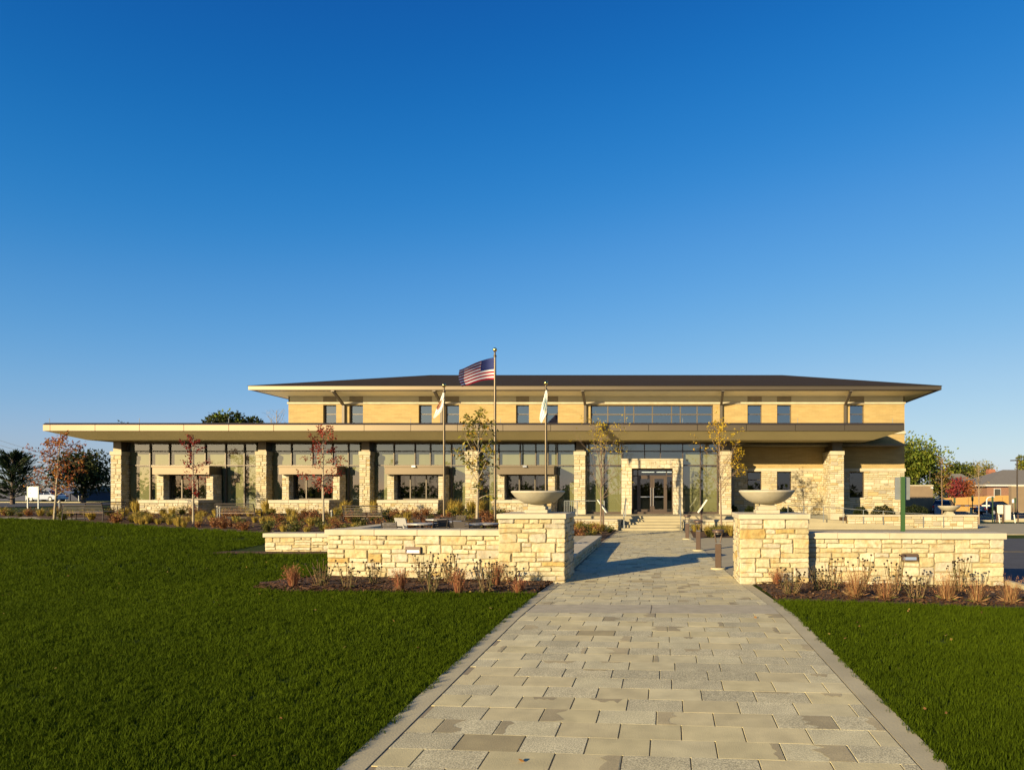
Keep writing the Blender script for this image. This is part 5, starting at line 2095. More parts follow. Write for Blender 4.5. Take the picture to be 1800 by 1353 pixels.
RUST = [(.27, .11, .045), (.33, .14, .06), (.21, .08, .035), (.34, .19, .08), (.28, .09, .045)]
STRAW = [(.32, .20, .08), (.38, .25, .10), (.26, .14, .055), (.30, .155, .065)]
plants = [
    # px, base y, kind, height(m), label
    (515, 1034, 'r', .52, "solitary rust-red dry grass tuft on the lawn edge, left of the long wall's end"),
    (566, 1033, 'c', .58, "dried coneflower clump right at the left end of the long wall"),
    (612, 1037, 'c', .62, "spreading pale dried stems, second clump along the long left wall"),
    (657, 1030, 'c', .64, "thin dried clump with one tall dark seed head, before the left wall's light"),
    (703, 1041, 'r', .58, "upright rust-pink grass tuft in the left bed, just below the small wall light"),
    (757, 1044, 'c', .60, "dried coneflower clump right of the small wall light in the left bed"),
    (745, 1026, 'c', .68, "tall dark-headed dried stems close against the long wall in the left bed"),
    (806, 1046, 'r', .62, "densest rust-red grass tuft in the left bed"),
    (790, 1028, 'c', .68, "dried stems with dark heads behind the densest rust-red tuft"),
    (855, 1044, 'c', .70, "broad row of straight dried stems in front of the left pier"),
    (872, 1033, 'r', .66, "loose rust-brown grass leaning beside the left pier's front corner"),
    (912, 1043, 'r', .42, "small rust grass tuft nearest the path in the left bed"),
    (895, 1026, 'c', .5, "short dark dried stems against the face of the left pier"),
    (1366, 1030, 'r', .52, "fine rust-pink grass tuft against the right pier, nearest the path"),
    (1390, 1048, 'c', .58, "dried clump before the right pier's right corner"),
    (1440, 1042, 'c', .62, "broad dark dried clump in the shadow beside the right pier"),
    (1462, 1040, 'y', .68, "dried clump with a few yellow daisies still in bloom, before the right wall"),
    (1503, 1053, 's', .60, "bushy straw and rust grass tuft left of the right wall's light"),
    (1512, 1040, 'c', .70, "dark-headed dried stems rising behind the bushy straw tuft"),
    (1556, 1056, 's', .56, "squat straw tuft below the right wall's light"),
    (1573, 1042, 'c', .74, "tall dark-headed dried stems reaching up to the right wall's light"),
    (1612, 1056, 'c', .60, "dried brown clump with green leaves at its foot, right of the right wall's light"),
    (1665, 1058, 's', .72, "tall straw-coloured grass with stems flopped on the mulch, right half of the right bed"),
    (1685, 1044, 'c', .72, "dark-headed dried stems just behind the tall straw grass"),
    (1718, 1062, 's', .66, "rounded rusty straw tuft below the right end of the right wall"),
    (1776, 1064, 's', .58, "last straw tuft with yellow-green leaves, beyond the right wall's end"),
]
for i, (px, py, kind, h, lab) in enumerate(plants):
    rr = random.Random(500 + i)
    X, Y = ground_at(px, py)
    z = g(X, Y) + .03
    if kind in 'rs':
        m = dry_grass(rr, h * rr.uniform(.75, 1.0), rr.randint(180, 330), RUST if kind == 'r' else STRAW + RUST[:2], .13 if kind == 'r' else rr.uniform(.16, .24))
        if rr.random() < .6:
            side = rr.uniform(0, 6.28)
            for _ in range(36):
                a = side + rr.gauss(0, .9); l = rr.uniform(.15, .45); c = rr.choice(RUST + STRAW)
                sx, sy = -sin(a) * .0035, cos(a) * .0035
                zm = .03 + .12 * rr.random(); ze = rr.uniform(.012, .07)
                cx_, cy_ = l * .5 * cos(a), l * .5 * sin(a)
                m.mesh([(-sx, -sy, .01), (sx, sy, .01), (cx_ + sx, cy_ + sy, zm), (cx_ - sx, cy_ - sy, zm), (l * cos(a), l * sin(a), ze)], [(0, 1, 2, 3), (3, 2, 4)], c)
        if kind == 's':
            for _ in range(30):
                a = rr.uniform(0, 6.28)
                leaf(m, (0, 0, .03), (cos(a), sin(a), rr.uniform(0, .5)), rr.uniform(.1, .3), rr.choice(STRAW + [(.13, .14, .03)]), rr, .06)
        nm, mt, cat = "grass_tuft", "dry_stem", "ornamental grass"
    else:
        m = coneflower(rr, h * rr.uniform(.78, 1.0), rr.randint(14, 26), yellow=(kind == 'y'))
        nm, mt, cat = "coneflower_plant", "dry_stem", "dried plant"
    o = m.build(nm, mt)
    o.location = (X, Y, z)
    o.rotation_euler = (0, 0, rr.uniform(0, 6.28))
    tag(o, lab, cat, "autumn perennials in the two near mulch beds")


# ---- long bed planting
def grass_clump(rr, h, n, cols, spread):
    m = MB()
    for k in range(n):
        a = rr.uniform(0, 6.28)
        p = Vector((.06 * cos(a), .06 * sin(a), -.03))
        L = h * rr.uniform(.6, 1.1)
        out = spread * rr.uniform(.1, 1.1)
        q = p + Vector((cos(a) * out * .35, sin(a) * out * .35, L * .7)); e = p + Vector((cos(a) * out, sin(a) * out, L * rr.uniform(.6, 1.)))
        s = Vector((-sin(a), cos(a), 0)) * rr.uniform(.004, .009)
        c = rr.choice(cols); kk = rr.uniform(.7, 1.3)
        m.mesh([p - s, p + s, q + s * .8, q - s * .8, e], [(0, 1, 2, 3), (3, 2, 4)], tuple(min(1, x * kk) for x in c))
    return m


GOLD = [(.46, .32, .06), (.52, .37, .08), (.36, .27, .05), (.24, .22, .04)]
RUSS = [(.22, .085, .03), (.28, .11, .04), (.16, .07, .03), (.30, .17, .06)]
GRN = [(.085, .095, .02), (.12, .12, .025), (.06, .075, .015), (.20, .17, .04)]
proto = {}
for kind, cols, lab, cat in (("gold", GOLD, "tawny gold ornamental grass clump in the long bed before the low wing", "ornamental grass"),
                             ("russ", RUSS, "low russet perennial clump in the long bed before the low wing", "perennial"),
                             ("green", GRN, "low olive green shrubby clump in the long bed before the low wing", "perennial")):
    proto[kind] = []
    for v in range(3):
        rr = random.Random(700 + v + hash(kind[0]) % 7 * 0 + len(kind) * 10)
        m = grass_clump(rr, .50 if kind == "gold" else .38, 230, cols, .42 if kind == "gold" else .40)
        if kind != "gold":
            for _ in range(120):
                leaf(m, Vector((rr.gauss(0, .16), rr.gauss(0, .16), rr.uniform(.05, .42))), rvec(rr), .09, rr.choice(cols), rr, .5)
        o = m.build({"gold": "grass_clump", "russ": "russet_perennial", "green": "low_shrub"}[kind], "leaf", link=False)
        tag(o, lab, cat, {"gold": "ornamental grasses in the long bed", "russ": "russet perennials in the long bed", "green": "low shrubs in the long bed"}[kind])
        proto[kind].append(o)
rr = random.Random(71)
cnt = 0
pos = []
for k in range(5000):
    if cnt >= 280: break
    X = rr.uniform(-36, -3.2); Y = rr.uniform(25, 38.2)
    ye = float(np.interp(X, [p[0] for p in BED_EDGE], [p[1] for p in BED_EDGE]))
    if Y < ye + .25: continue
    wk = 35.3 - (X + 34) * .02
    if abs(Y - wk) < 1.0: continue
    if X > -10.6 and Y < 27.4: continue
    if X < -.98 * Y: continue
    front = Y - ye
    if front > 2.2 and rr.random() < .6: continue
    if any((X - a) ** 2 + (Y - b) ** 2 < .30 for a, b in pos): continue
    if any(abs(X - bx_) < 1.3 and abs(Y - by_) < .7 for bx_, by_ in ((-27.0, 33.2), (-19.3, 31.3), (-13.2, 29.4))): continue
    pos.append((X, Y)); cnt += 1
    q = rr.random()
    kind = ("gold" if q < .62 else ("russ" if q < .82 else "green")) if X < -19 else ("gold" if q < .25 else ("russ" if q < .72 else "green"))
    o = rr.choice(proto[kind]).copy()
    COL.objects.link(o)
    s = rr.uniform(.6, 1.1)
    o.location = (X, Y, g(X, Y) + .02)
    o.scale = (s, s, s * rr.uniform(.85, 1.1))
    o.rotation_euler = (0, 0, rr.uniform(0, 6.28))
# grasses before the terrace walls
for (x0, x1, y0, y1, n, lab) in ((-4.8, -2.7, 33.8, 36.0, 12, "tawny grass clump before the terrace wall left of the steps"), (1.3, 3.4, 30.8, 36.0, 20, "tawny grass clump before the terrace wall right of the steps")):
    for k in range(n):
        o = rr.choice(proto["gold"] + proto["green"][:1]).copy()
        COL.objects.link(o)
        X, Y = rr.uniform(x0, x1), rr.uniform(y0, y1)
        o.location = (X, Y, g(X, Y) + .03); o.rotation_euler = (0, 0, rr.uniform(0, 6.28))
        s = rr.uniform(.7, 1.); o.scale = (s, s, s)
        o.name = "grass_clump"
        tag(o, lab, "ornamental grass", "grasses before the terrace walls")
# tall yellow clumps at the columns, behind the tables
for px, Y in ((240, 39.6), (607, 38.6), (805, 38), (828, 39.2), (842, 38.4), (795, 39.), (468, 39.5), (658, 39.6)):
    o = proto["gold"][1].copy(); COL.objects.link(o)
    X = PX(px, Y); o.location = (X, Y, g(X, Y)); o.scale = (1.5, 1.5, 1.9); o.rotation_euler = (0, 0, px)
    o.name = "grass_clump"
    tag(o, "tall yellow-green grass clump growing at the foot of a wing column", "ornamental grass", "tall grasses at the columns")


# ---- boxwood shrubs
def shrub(px, Y, wpx, ytop, label, seed, cols=[(.022, .032, .006), (.032, .04, .007), (.016, .025, .005)]):
    rr = random.Random(seed)
    X = PX(px, Y); zt = PZ(ytop, Y); z0 = .2
    rx = wpx / 2 * Y / F
    t = thing("boxwood_shrub", label, "shrub", (X, Y, z0))
    wd = MB(); lf = MB()
    for k in range(9):
        e = Vector((X + rr.uniform(-.6, .6) * rx, Y + rr.uniform(-.5, .5) * rx, z0 + (zt - z0) * .7))
        wd.tube([(X, Y, z0 - .1), e], [.03, .01], 4, (.1, .07, .05), cap=False)
    for k in range(3200):
        v = rvec(rr) * (rr.random() ** .25)
        p = Vector((X + v.x * rx, Y + v.y * rx * .8, z0 + (zt - z0) * (.5 + .5 * v.z * (1 + .1 * sin(v.x * 9 + seed)))))
        c = rr.choice(cols); kk = rr.uniform(.7, 1.3)
        leaf(lf, p, (v + rvec(rr) * .8), .075, tuple(x * kk for x in c), rr, .6)
    wd.build("stems", "wood_attr", t); lf.build("foliage", "leaf", t)


shrub(1513, 40.2, 26, 891, "small clipped dark boxwood between the fin column and the corner, left one", 81)
shrub(1552, 40.2, 42, 889, "wide clipped dark boxwood below the right corner of the stone wall", 82)
shrub(1608, 41, 50, 888, "wide dark boxwood beyond the building corner, in front of the brown wall", 83)
shrub(1290, 41.0, 14, 889, "dark boxwood in the shade beside the last entrance column", 84)
shrub(1318, 41.0, 20, 890, "rounded dark boxwood partly hidden by the right stone bowl", 85)
shrub(1382, 41.0, 30, 892, "dark boxwood showing right of the stone bowl's pedestal", 86)


# ---- benches
def make_bench(label):
    t = thing("park_bench", label, "bench", (0, 0, 0), group="metal benches along the long bed", world=False)
    L = 1.75
    m = MB()
    for i in range(8): m.bar((-L / 2, -.02 + .062 * i, .44), (L / 2, -.02 + .062 * i, .44), .05, .02)
    m.build("seat", "bronze", t)
    m = MB()
    for i in range(5): m.bar((-L / 2, -.055 - .016 * i, .52 + .065 * i), (L / 2, -.055 - .016 * i, .52 + .065 * i), .016, .02)
    m.tube([(-L / 2, -.15, .87), (L / 2, -.15, .87)], .022, 6)
    m.build("backrest", "dark_bronze", t)
    for s in (-1, 1):
        m = MB()
        X = s * (L / 2 + .02)
        m.tube([(X, -.15, .87), (X, -.03, .44), (X, -.10, 0)], .022, 6); m.tube([(X, -.03, .44), (X, .45, .44), (X, .52, 0)], .022, 6)
        m.tube([(X, -.1, .66), (X, .42, .64), (X, .45, .44)], .018, 6)
        m.build("bench_frame", "dark_bronze", t)
    return t


be = make_bench("dark metal bench left of the first wing column, near the orange oak")
for i, (px, py, rz, lab) in enumerate([(147, 917.5, .05, None), (415, 919, -.05, "dark metal bench between the two red maples"), (639, 925, -.18, "dark metal bench at the left end of the patio")]):
    o = be if i == 0 else copy_tree(be)
    X, Y = ground_at(px, py)
    o.location = (X, Y, g(X, Y)); o.rotation_euler = (0, 0, rz)
    if lab: o['label'] = lab
o = copy_tree(be)
X, Y = ground_at(183, 915); o.location = (X, Y, g(X, Y)); o.rotation_euler = (0, 0, 1.25)
o['label'] = "dark metal bench set at an angle against the first wing column"

# small path light posts in the long bed
for px, yb, yt, lab in ((382.5, 916, 888, "short grey post light in the bed, left of the second bench"), (386.5, 914, 890, "short pale post with a round head beside the second bench"), (583, 918, 896, "short pale post light in the bed right of the second red maple"), (104.5, 903, 879, "short pale post light in the bed beside the orange oak's trunk")):
    X, Y = ground_at(px, yb)
    t = thing("post_light", lab, "post light", (X, Y, g(X, Y)), world=False)
    h = (yb - yt) * Y / F
    m = MB(); m.tube([(0, 0, -.1), (0, 0, h - .08)], .035, 8); m.build("post", "galvanised", t)
    m = MB(); m.lathe([(0, 0), (.055, .0), (.06, .05), (.04, .085), (0, .09)], (0, 0, h - .09), 10); m.build("head", "limestone", t)


# ---- patio furniture
def make_table():
    t = thing("patio_table", "table", "table", (0, 0, 0), group="tables on the patio", world=False)
    m = MB(); m.lathe([(0, .70), (.42, .70), (.43, .715), (.43, .735), (.42, .745), (0, .745)], n=28, sm=False); m.build("tabletop", "steel_table", t)
    m = MB(); m.tube([(0, 0, .02), (0, 0, .70)], .035, 8); m.lathe([(0, 0), (.26, 0), (.26, .015), (.05, .03), (0, .03)], n=20); m.build("pedestal", "dark_bronze", t)
    return t


def make_chair():
    t = thing("patio_chair", "chair", "chair", (0, 0, 0), group="chairs on the patio", world=False)
    m = MB()
    for i in range(7): m.bar((-.22, -.2 + .066 * i, .44), (.22, -.2 + .066 * i, .44), .052, .016)
    m.build("seat", "dark_bronze", t)
    m = MB()
    for i in range(6): m.bar((-.215, .215 + .016 * i, .50 + .062 * i), (.215, .215 + .016 * i, .50 + .062 * i), .014, .045)
    m.build("backrest", "dark_bronze", t)
    for s in (-1, 1):
        for f in (0, 1):
            m = MB()
            if f == 0: m.tube([(s * .225, -.22, 0), (s * .225, -.19, .44), (s * .235, -.17, .64), (s * .235, .2, .65)], .013, 6)
            else: m.tube([(s * .22, .26, 0), (s * .22, .21, .44), (s * .22, .32, .86)], .013, 6)
            m.build("leg", "dark_bronze", t)
    return t


mat("steel_table", (.62, .60, .54), .4, metal=.3, var=.06)
tb = make_table()
ch = make_chair()
tabs = [(771.6, 24.1, "round pale-topped patio table farthest from the wall, left of the left flagpole"), (787, 22.3, "round pale-topped patio table behind the left flagpole's foot"), (825, 20.6, "round pale-topped patio table left of the patio tree's trunk"),
        (742, 20.9, "round pale-topped patio table beside the bright silver chair"), (850, 20.9, "round pale-topped patio table right of the patio tree's trunk")]
rr = random.Random(12)
first = True
chairs = 0
def put_chair(X, Y, rz, lab="dark metal slatted chair pulled up to a patio table"):
    global first
    o = ch if first else copy_tree(ch)
    first = False
    o.location = (X, Y, .325); o.rotation_euler = (0, 0, rz); o['label'] = lab
    return o
for i, (px, Y, lab) in enumerate(tabs):
    o = tb if i == 0 else copy_tree(tb)
    X = PX(px, Y)
    o.location = (X, Y, .325); o['label'] = lab
    for k in range(3 if i else 2):
        a = i * 1.3 + k * 2.1 + .5
        put_chair(X + .72 * sin(a), Y + .72 * cos(a), -a)
put_chair(PX(694, 19.6), 19.6, pi - .15, "dark metal chair seen from behind, nearest to the seat wall")
# the bright chair
def silver_chair():
    t = thing("silver_chair", "bright silver metal chair with a solid back, catching the sun behind the long wall", "chair", (PX(720, 21.6), 21.6, .325), rz=pi - .55, world=False)
    m = MB(); m.bevbox(-.23, .23, -.22, .22, .43, .455, .008); m.build("seat", "steel_table", t)
    m = MB(); m.mesh([(-.24, .23, .50), (.24, .23, .50), (.25, .34, .88), (-.25, .34, .88), (-.24, .25, .50), (.24, .25, .50), (.25, .36, .88), (-.25, .36, .88)], [(0, 1, 2, 3), (7, 6, 5, 4), (0, 4, 5, 1), (1, 5, 6, 2), (2, 6, 7, 3), (3, 7, 4, 0)]); m.build("backrest", "steel_table", t)
    for sx in (-1, 1):
        m = MB(); m.tube([(sx * .22, -.2, 0), (sx * .22, -.2, .44)], .014, 6); m.build("leg", "steel_table", t)
        m = MB(); m.tube([(sx * .22, .24, 0), (sx * .22, .22, .44), (sx * .24, .33, .86)], .014, 6); m.build("leg", "steel_table", t)


silver_chair()

# ------------------------------------------------------------------ right background
def box_thing(name, label, cat, parts, loc, group=None):
    t = thing(name, label, cat, loc, group=group)
    for nm, mt, fn in parts:
        m = MB(); fn(m); m.build(nm, mt, t)
    return t


mat("brown_block", (.30, .215, .125), .9, var=.08, scale=2, bump=.004, bscale=20)
mat("house_brick", (.33, .17, .10), .9, var=.2, scale=6)
mat("house_roof", (.22, .20, .165), .9, var=.2, scale=5, stretch=(1, 3, 1))
mat("white_trim", (.72, .70, .62), .7, var=.04)
mat("shaded_siding", (.045, .05, .075), .9, var=.15)  # shade of the big trees put into the wall colour as dark blue-grey
Yb = 80.
x0, x1 = PX(1560, Yb), PX(1640, Yb)
box_thing("enclosure_wall", "plain brown masonry enclosure half in shadow, just right of the building corner", "wall",
          [("wall", "brown_block", lambda m: m.box(x0, x1, Yb, Yb + 7, -.6, PZ(854, Yb))),
           ("coping", "limestone", lambda m: m.box(x0 - .05, x1 + .05, Yb - .05, Yb + 7.05, PZ(854, Yb) + .002, PZ(852, Yb))),
           ("security_light", "white_trim", lambda m: (m.box(x1 - .28, x1 - .08, Yb - .26, Yb, PZ(857.5, Yb) - .05, PZ(855.5, Yb)), m.lathe([(0, -.1), (.09, -.08), (.11, 0), (0, .06)], (x1 - .12, Yb - .22, PZ(857.5, Yb)), 10)))],
          (x0, Yb, 0))
Yr = 72.
xr0 = PX(1778, Yr)
box_thing("enclosure_wall", "plain tan masonry wall cut by the right edge of the picture, under the tall lamp", "wall",
          [("wall", "brown_block", lambda m: m.box(xr0, xr0 + 7, Yr, Yr + .6, -.1, PZ(855, Yr))),
           ("coping", "limestone", lambda m: m.box(xr0 - .05, xr0 + 7, Yr - .05, Yr + .65, PZ(855, Yr) + .002, PZ(853, Yr)))], (xr0, Yr, 0))


def fence():
    Y0 = 86.
    t = thing("wooden_fence", "tall golden cedar board fence behind the parked cars", "fence", (PX(1640, Y0), Y0, 0))
    rr = random.Random(4)
    x, xe = PX(1625, Y0), PX(1776, Y0)
    m = MB()
    n = int((xe - x) / .15)
    for i in range(n):
        a = x + (xe - x) * i / n
        f = i / n
        top = PZ(877 - 6.5 * min(1, f * 1.15), Y0) + rr.uniform(-.015, .015)
        m.box(a + .004, a + (xe - x) / n - .004, Y0 + rr.uniform(0, .006), Y0 + .025, -.45, top)
    m.build("boards", "cedar", t)
    m = MB()
    for z in (.1, .9): m.box(x, xe, Y0 + .026, Y0 + .08, z, z + .09)
    m.build("rails", "cedar", t)
    for i in range(5):
        m = MB(); X = x + (xe - x) * (i + .5) / 5
        m.box(X - .06, X + .06, Y0 - .08, Y0 - .002, -.5, PZ(873, Y0)); m.build("post", "cedar", t)


fence()


def hip_house(name, label, x0, x1, y0, y1, zw, ze, zr, inset, oh=.5, chimney=None, wall="house_brick", wins=(), hips=True):
    t = thing(name, label, "house", ((x0 + x1) / 2, y0, 0))
    m = MB(); m.box(x0, x1, y0, y1, -.1, zw); m.build("wall", wall, t)
    a, b, c, d = x0 - oh, x1 + oh, y0 - oh, y1 + oh
    m = MB(); m.box(a, b, c, d, ze - .22, ze); m.build("eave", "white_trim", t)
    m = MB()
    ym = (y0 + y1) / 2
    P = [(a, c, ze + .002), (b, c, ze + .002), (b, d, ze + .002), (a, d, ze + .002)]
    T0, T1 = (a + inset, ym, zr), (b - inset, ym, zr)
    m.face([P[0], P[1], T1, T0]); m.face([P[2], P[3], T0, T1]); m.face([P[1], P[2], T1]); m.face([P[3], P[0], T0])
    rf = m.build("roof", "house_roof", t)
    if chimney:
        cx, cy, cw, cz = chimney
        m = MB(); m.box(cx - cw / 2, cx + cw / 2, cy - cw / 2, cy + cw / 2, ze, cz); m.box(cx - cw / 2 - .08, cx + cw / 2 + .08, cy - cw / 2 - .08, cy + cw / 2 + .08, cz - .5, cz - .32); m.build("chimney", "chimney_brick", t)
    for (wx, ww, wz0, wz1) in wins:
        m = MB(); m.box(wx - ww / 2 - .08, wx + ww / 2 + .08, y0 - .06, y0 - .002, wz0 - .08, wz1 + .08); f = m.build("window", "white_trim", t)
        m = MB(); m.box(wx - ww / 2, wx + ww / 2, y0 - .09, y0 - .061, wz0, wz1); m.build("pane", "interior_dark", f)


mat("chimney_brick", (.42, .17, .09), .9, var=.2, scale=4)
Yh = 99.
hip_house("brick_house", "brick house with a long grey hipped roof and orange chimney, at the right edge", PX(1735, Yh), PX(1735, Yh) + 17, Yh, Yh + 12, 2.6, PZ(851.5, Yh), PZ(825.5, Yh + 6), 5.5,
          chimney=(PX(1741.5, 108), 108, .95, PZ(824.5, 108)), wins=[(PX(1753, Yh), .8, 1.0, 2.3)])
# downpipe-like white corner trim
Yh2 = 112.
hip_house("brick_house", "house with a grey hipped roof peak behind the red and orange tree", PX(1664, Yh2), PX(1730, Yh2), Yh2, Yh2 + 7, 2.4, PZ(858, Yh2), PZ(832.5, Yh2 + 3.5), 2.6, wall="white_trim", wins=[(PX(1727, Yh2), 1.0, .9, 2.1)])


# ---- cars
def make_car(name, label, loc, rz, col, L=4.7, W=1.85, H=1.45, suv=False, cat="car", group=None):
    t = thing(name, label, cat, loc, rz, group, world=False)
    bz = .30
    belt = .92 if not suv else 1.05
    hw = W / 2
    m = MB()
    prof = [(-L / 2, .45), (-L / 2 + .05, .30), (L / 2 - .08, .28), (L / 2, .45), (L / 2 - .04, .66), (L / 2 - .25, .78), (L / 2 - 1.25, belt - .02), (-L / 2 + (.25 if suv else .75), belt), (-L / 2 + .06, belt - .12)]
    n = len(prof)
    V = [];
    for y, k in ((-hw, .0), (-hw + .10, .06), (hw - .10, .06), (hw, 0)):
        for x, z in prof:
            zz = z
            V.append((x * (1 if abs(y) < hw else .985), y, zz + (k if z > .7 else 0) * .6))
    Fs = [tuple(range(n)), tuple(range(3 * n, 4 * n))[::-1]]
    for r_ in range(3):
        for i in range(n): Fs.append((r_ * n + i, (r_ + 1) * n + i, (r_ + 1) * n + (i + 1) % n, r_ * n + (i + 1) % n))
    m.mesh(V, Fs, col)
    # roof
    if suv: cab = [(-L / 2 + .12, belt), (-L / 2 + .45, H - .06), (-L / 2 + .8, H), (L / 2 - 2.1, H), (L / 2 - 1.25, belt)]
    else: cab = [(-L / 2 + .75, belt), (-L / 2 + 1.45, H - .03), (-L / 2 + 1.9, H), (L / 2 - 2.2, H - .02), (L / 2 - 1.25, belt)]
    k = len(cab)
    rw = hw - .28
    V = [(x, -(hw - .08 if z <= belt else rw), z + .01) for x, z in cab] + [(x, (hw - .08 if z <= belt else rw), z + .01) for x, z in cab]
    m.mesh(V, [(1, 2, k + 2, k + 1), (2, 3, k + 3, k + 2)], col)
    # pillars
    for s in (0, k):
        for i, j in ((0, 1), (3, 4)): m.bar(V[s + i], V[s + j], .07, .07, col)
        mx = ((cab[1][0] + cab[3][0]) / 2)
        m.bar((mx, V[s][1], belt), (mx, V[s + 2][1], H), .07, .05, col)
        m.bar(V[s + 1], V[s + 2], .06, .05, col); m.bar(V[s + 2], V[s + 3], .06, .05, col)
    m.build("body", "car_paint", t)
    g_ = MB()
    gl = (.012, .016, .02)
    V2 = [(x * .995, y * .985, z - .01) for x, y, z in V]
    g_.mesh(V2, [(0, 1, k + 1, k), (3, 4, k + 4, k + 3), (0, 4, 3, 2, 1), (k, k + 1, k + 2, k + 3, k + 4)], gl)
    g_.build("windows", "car_paint", t)
    for sx in (-L / 2 + .85, L / 2 - .85):
        for sy in (-1, 1):
            wm = MB()
            ang = [2 * pi * q / 20 for q in range(20)]
            y0, y1 = sy * (hw - .2), sy * (hw + .01)
            o_ = [(sx + .335 * cos(a), .335 + .335 * sin(a)) for a in ang]
            wm.prism(o_, 'y', y0, y1, (.015, .015, .015))
            wh = wm.build("wheel", "matte_attr", t)
            rm = MB(); rm.prism([(sx + .21 * cos(a), .335 + .21 * sin(a)) for a in ang], 'y', y1 + sy * .0, y1 + sy * .012, (.4, .4, .4)); rm.build("rim", "paint_attr", wh)
    for sy in (-1, 1):
        lm = MB(); lm.box(-L / 2 - .01, -L / 2 + .14, sy * (hw - .18) - .17, sy * (hw - .18) + .17, belt - .30, belt - .10, (.5, .015, .015)); lm.build("tail_light", "car_paint", t)
        lm = MB(); lm.box(L / 2 - .2, L / 2 - .02, sy * (hw - .25) - .17, sy * (hw - .25) + .17, .60, .74, (.8, .8, .78)); lm.build("headlight", "car_paint", t)
    bp = MB(); bp.box(-L / 2 - .035, -L / 2 + .02, -.28, .28, .52, .66, (.75, .75, .72)); bp.build("number_plate", "paint_attr", t)
    return t


make_car("parked_car", "dark navy estate car parked left of the fence, behind the distant bowl", (PX(1660, 78), 78, -.50), R(62), (.010, .014, .03), H=1.55, suv=True)
make_car("parked_car", "black saloon car with a red tail light, parked before the fence on the right", (PX(1752, 75.), 75, -.52), R(24), (.008, .009, .012))
make_car("parked_car", "white car across the road at the far left, shade painted into its grey body", (PX(83, 98), 98, .6), R(172), (.36, .40, .46), H=1.5)  # white body greyed and cooled to stand for shade
big_car = None

# road barrier, posts, small signs at the right
Yg = 72.5
t = thing("barrier_gate", "white gate post with a red and white barrier arm before the cedar fence", "barrier", (PX(1735, Yg), Yg, 0))
m = MB(); m.tube([(PX(1734.5, Yg), Yg, -.4), (PX(1734.5, Yg), Yg, PZ(878, Yg)), (PX(1736.5, Yg), Yg, PZ(874.5, Yg)), (PX(1741, Yg), Yg, PZ(873.2, Yg)), (PX(1748, Yg), Yg, PZ(873, Yg))], .075, 8); m.build("post", "white_trim", t)
m = MB()
xa, xb = PX(1681, Yg), PX(1740, Yg)
for i in range(8):
    m.box(xa + (xb - xa) * i / 8 + .002, xa + (xb - xa) * (i + 1) / 8 - .002, Yg - .03, Yg + .03, PZ(889.5, Yg), PZ(887.2, Yg), (.55, .05, .03) if i in (1, 3, 5) else (.75, .72, .6))
m.build("barrier_arm", "paint_attr", t)
m = MB(); m.box(PX(1731, Yg), PX(1742, Yg), Yg - .3, Yg + .3, -.5, -.30); m.build("base", "kerb_concrete", t)


def post_sign(px, Y, ytop, ybot, label, plate=True, wpx=4):
    X = PX(px, Y)
    t = thing("post_sign", label, "sign", (X, Y, 0))
    m = MB(); m.box(X - .04, X + .04, Y - .02, Y + .02, PZ(ybot, Y) - .1, PZ(ytop, Y), (.03, .06, .02)); m.build("post", "paint_attr", t)
    m = MB(); h = wpx * Y / F / 2; m.box(X - h, X + h, Y + .022, Y + .03, PZ(ytop + 9.5, Y), PZ(ytop + .5, Y), (.10, .13, .08)); m.build("sign_panel", "paint_attr", t)
    return t


post_sign(1709.5, 70, 871, 903, "green-backed sign on a dark green post in front of the middle of the fence")
post_sign(1744.8, 56, 872.5, 916, "green-backed sign on a dark green post right of the white gate post")
post_sign(1784.5, 66, 874.5, 905, "green-backed sign on a post before the tan wall")
post_sign(1678, 78, 874, 896, "green-backed sign on a post between the dark estate car and the fence")
X = PX(1780.5, 66)
t = thing("white_placard", "small white placard left of the sign before the tan wall", "sign", (X, 66, 0))
m = MB(); m.box(X - .09, X + .09, 65.98, 66, PZ(883.5, 66), PZ(877, 66), (.8, .78, .72)); m.build("plate", "paint_attr", t)
m = MB(); m.box(X - .02, X + .02, 66.01, 66.05, -.5, PZ(878, 66), (.1, .12, .08)); m.build("post", "paint_attr", t)
X = PX(1758, 46)
t = thing("notice_board", "cream notice board on two brown posts beside the pavement at the right", "sign", (X, 46, 0))
m = MB(); m.bevbox(PX(1752.8, 46), PX(1763.6, 46), 45.97, 46.03, PZ(903, 46), PZ(887.3, 46), .01, (.72, .64, .44)); m.build("panel", "paint_attr", t)
for px in (1752.5, 1764):
    m = MB(); m.box(PX(px, 46) - .035, PX(px, 46) + .035, 45.96, 46.04, -.1, PZ(887, 46) - (.0 if px > 1760 else .5)); m.build("post", "bronze", t)
X = PX(1757, 45.4)
for px, lab in ((1756.5, "thin pale leaning stake beside the cream notice board"), (1783.5, "thin pale leaning stake near the right frame edge")):
    t = thing("leaning_stake", lab, "stake", (PX(px, 45.4), 45.4, 0))
    m = MB(); m.bar((PX(px + .8, 45.4), 45.4, 0), (PX(px - 1.2, 45.4), 45.4, PZ(904, 45.4)), .07, .05, (.70, .66, .55)); m.build("stake", "paint_attr", t)
    m = MB(); m.box(PX(px + 7, 45.4) - .035, PX(px + 7, 45.4) + .035, 45.45, 45.5, -.1, PZ(904, 45.4), (.09, .055, .03)); m.build("post", "paint_attr", t)
X = PX(1772.7, 63)
box_thing("utility_cabinet", "plain white utility cabinet behind the cream notice board", "cabinet",
          [("cabinet", "white_trim", lambda m: m.bevbox(PX(1768, 58), PX(1777.3, 58), 58, 58.5, -.45, PZ(887.5, 58), .015)),
           ("lid", "white_trim", lambda m: m.box(PX(1767.8, 58), PX(1777.5, 58), 57.98, 58.52, PZ(887.5, 58) + .002, PZ(887, 58)))], (X, 58, 0))
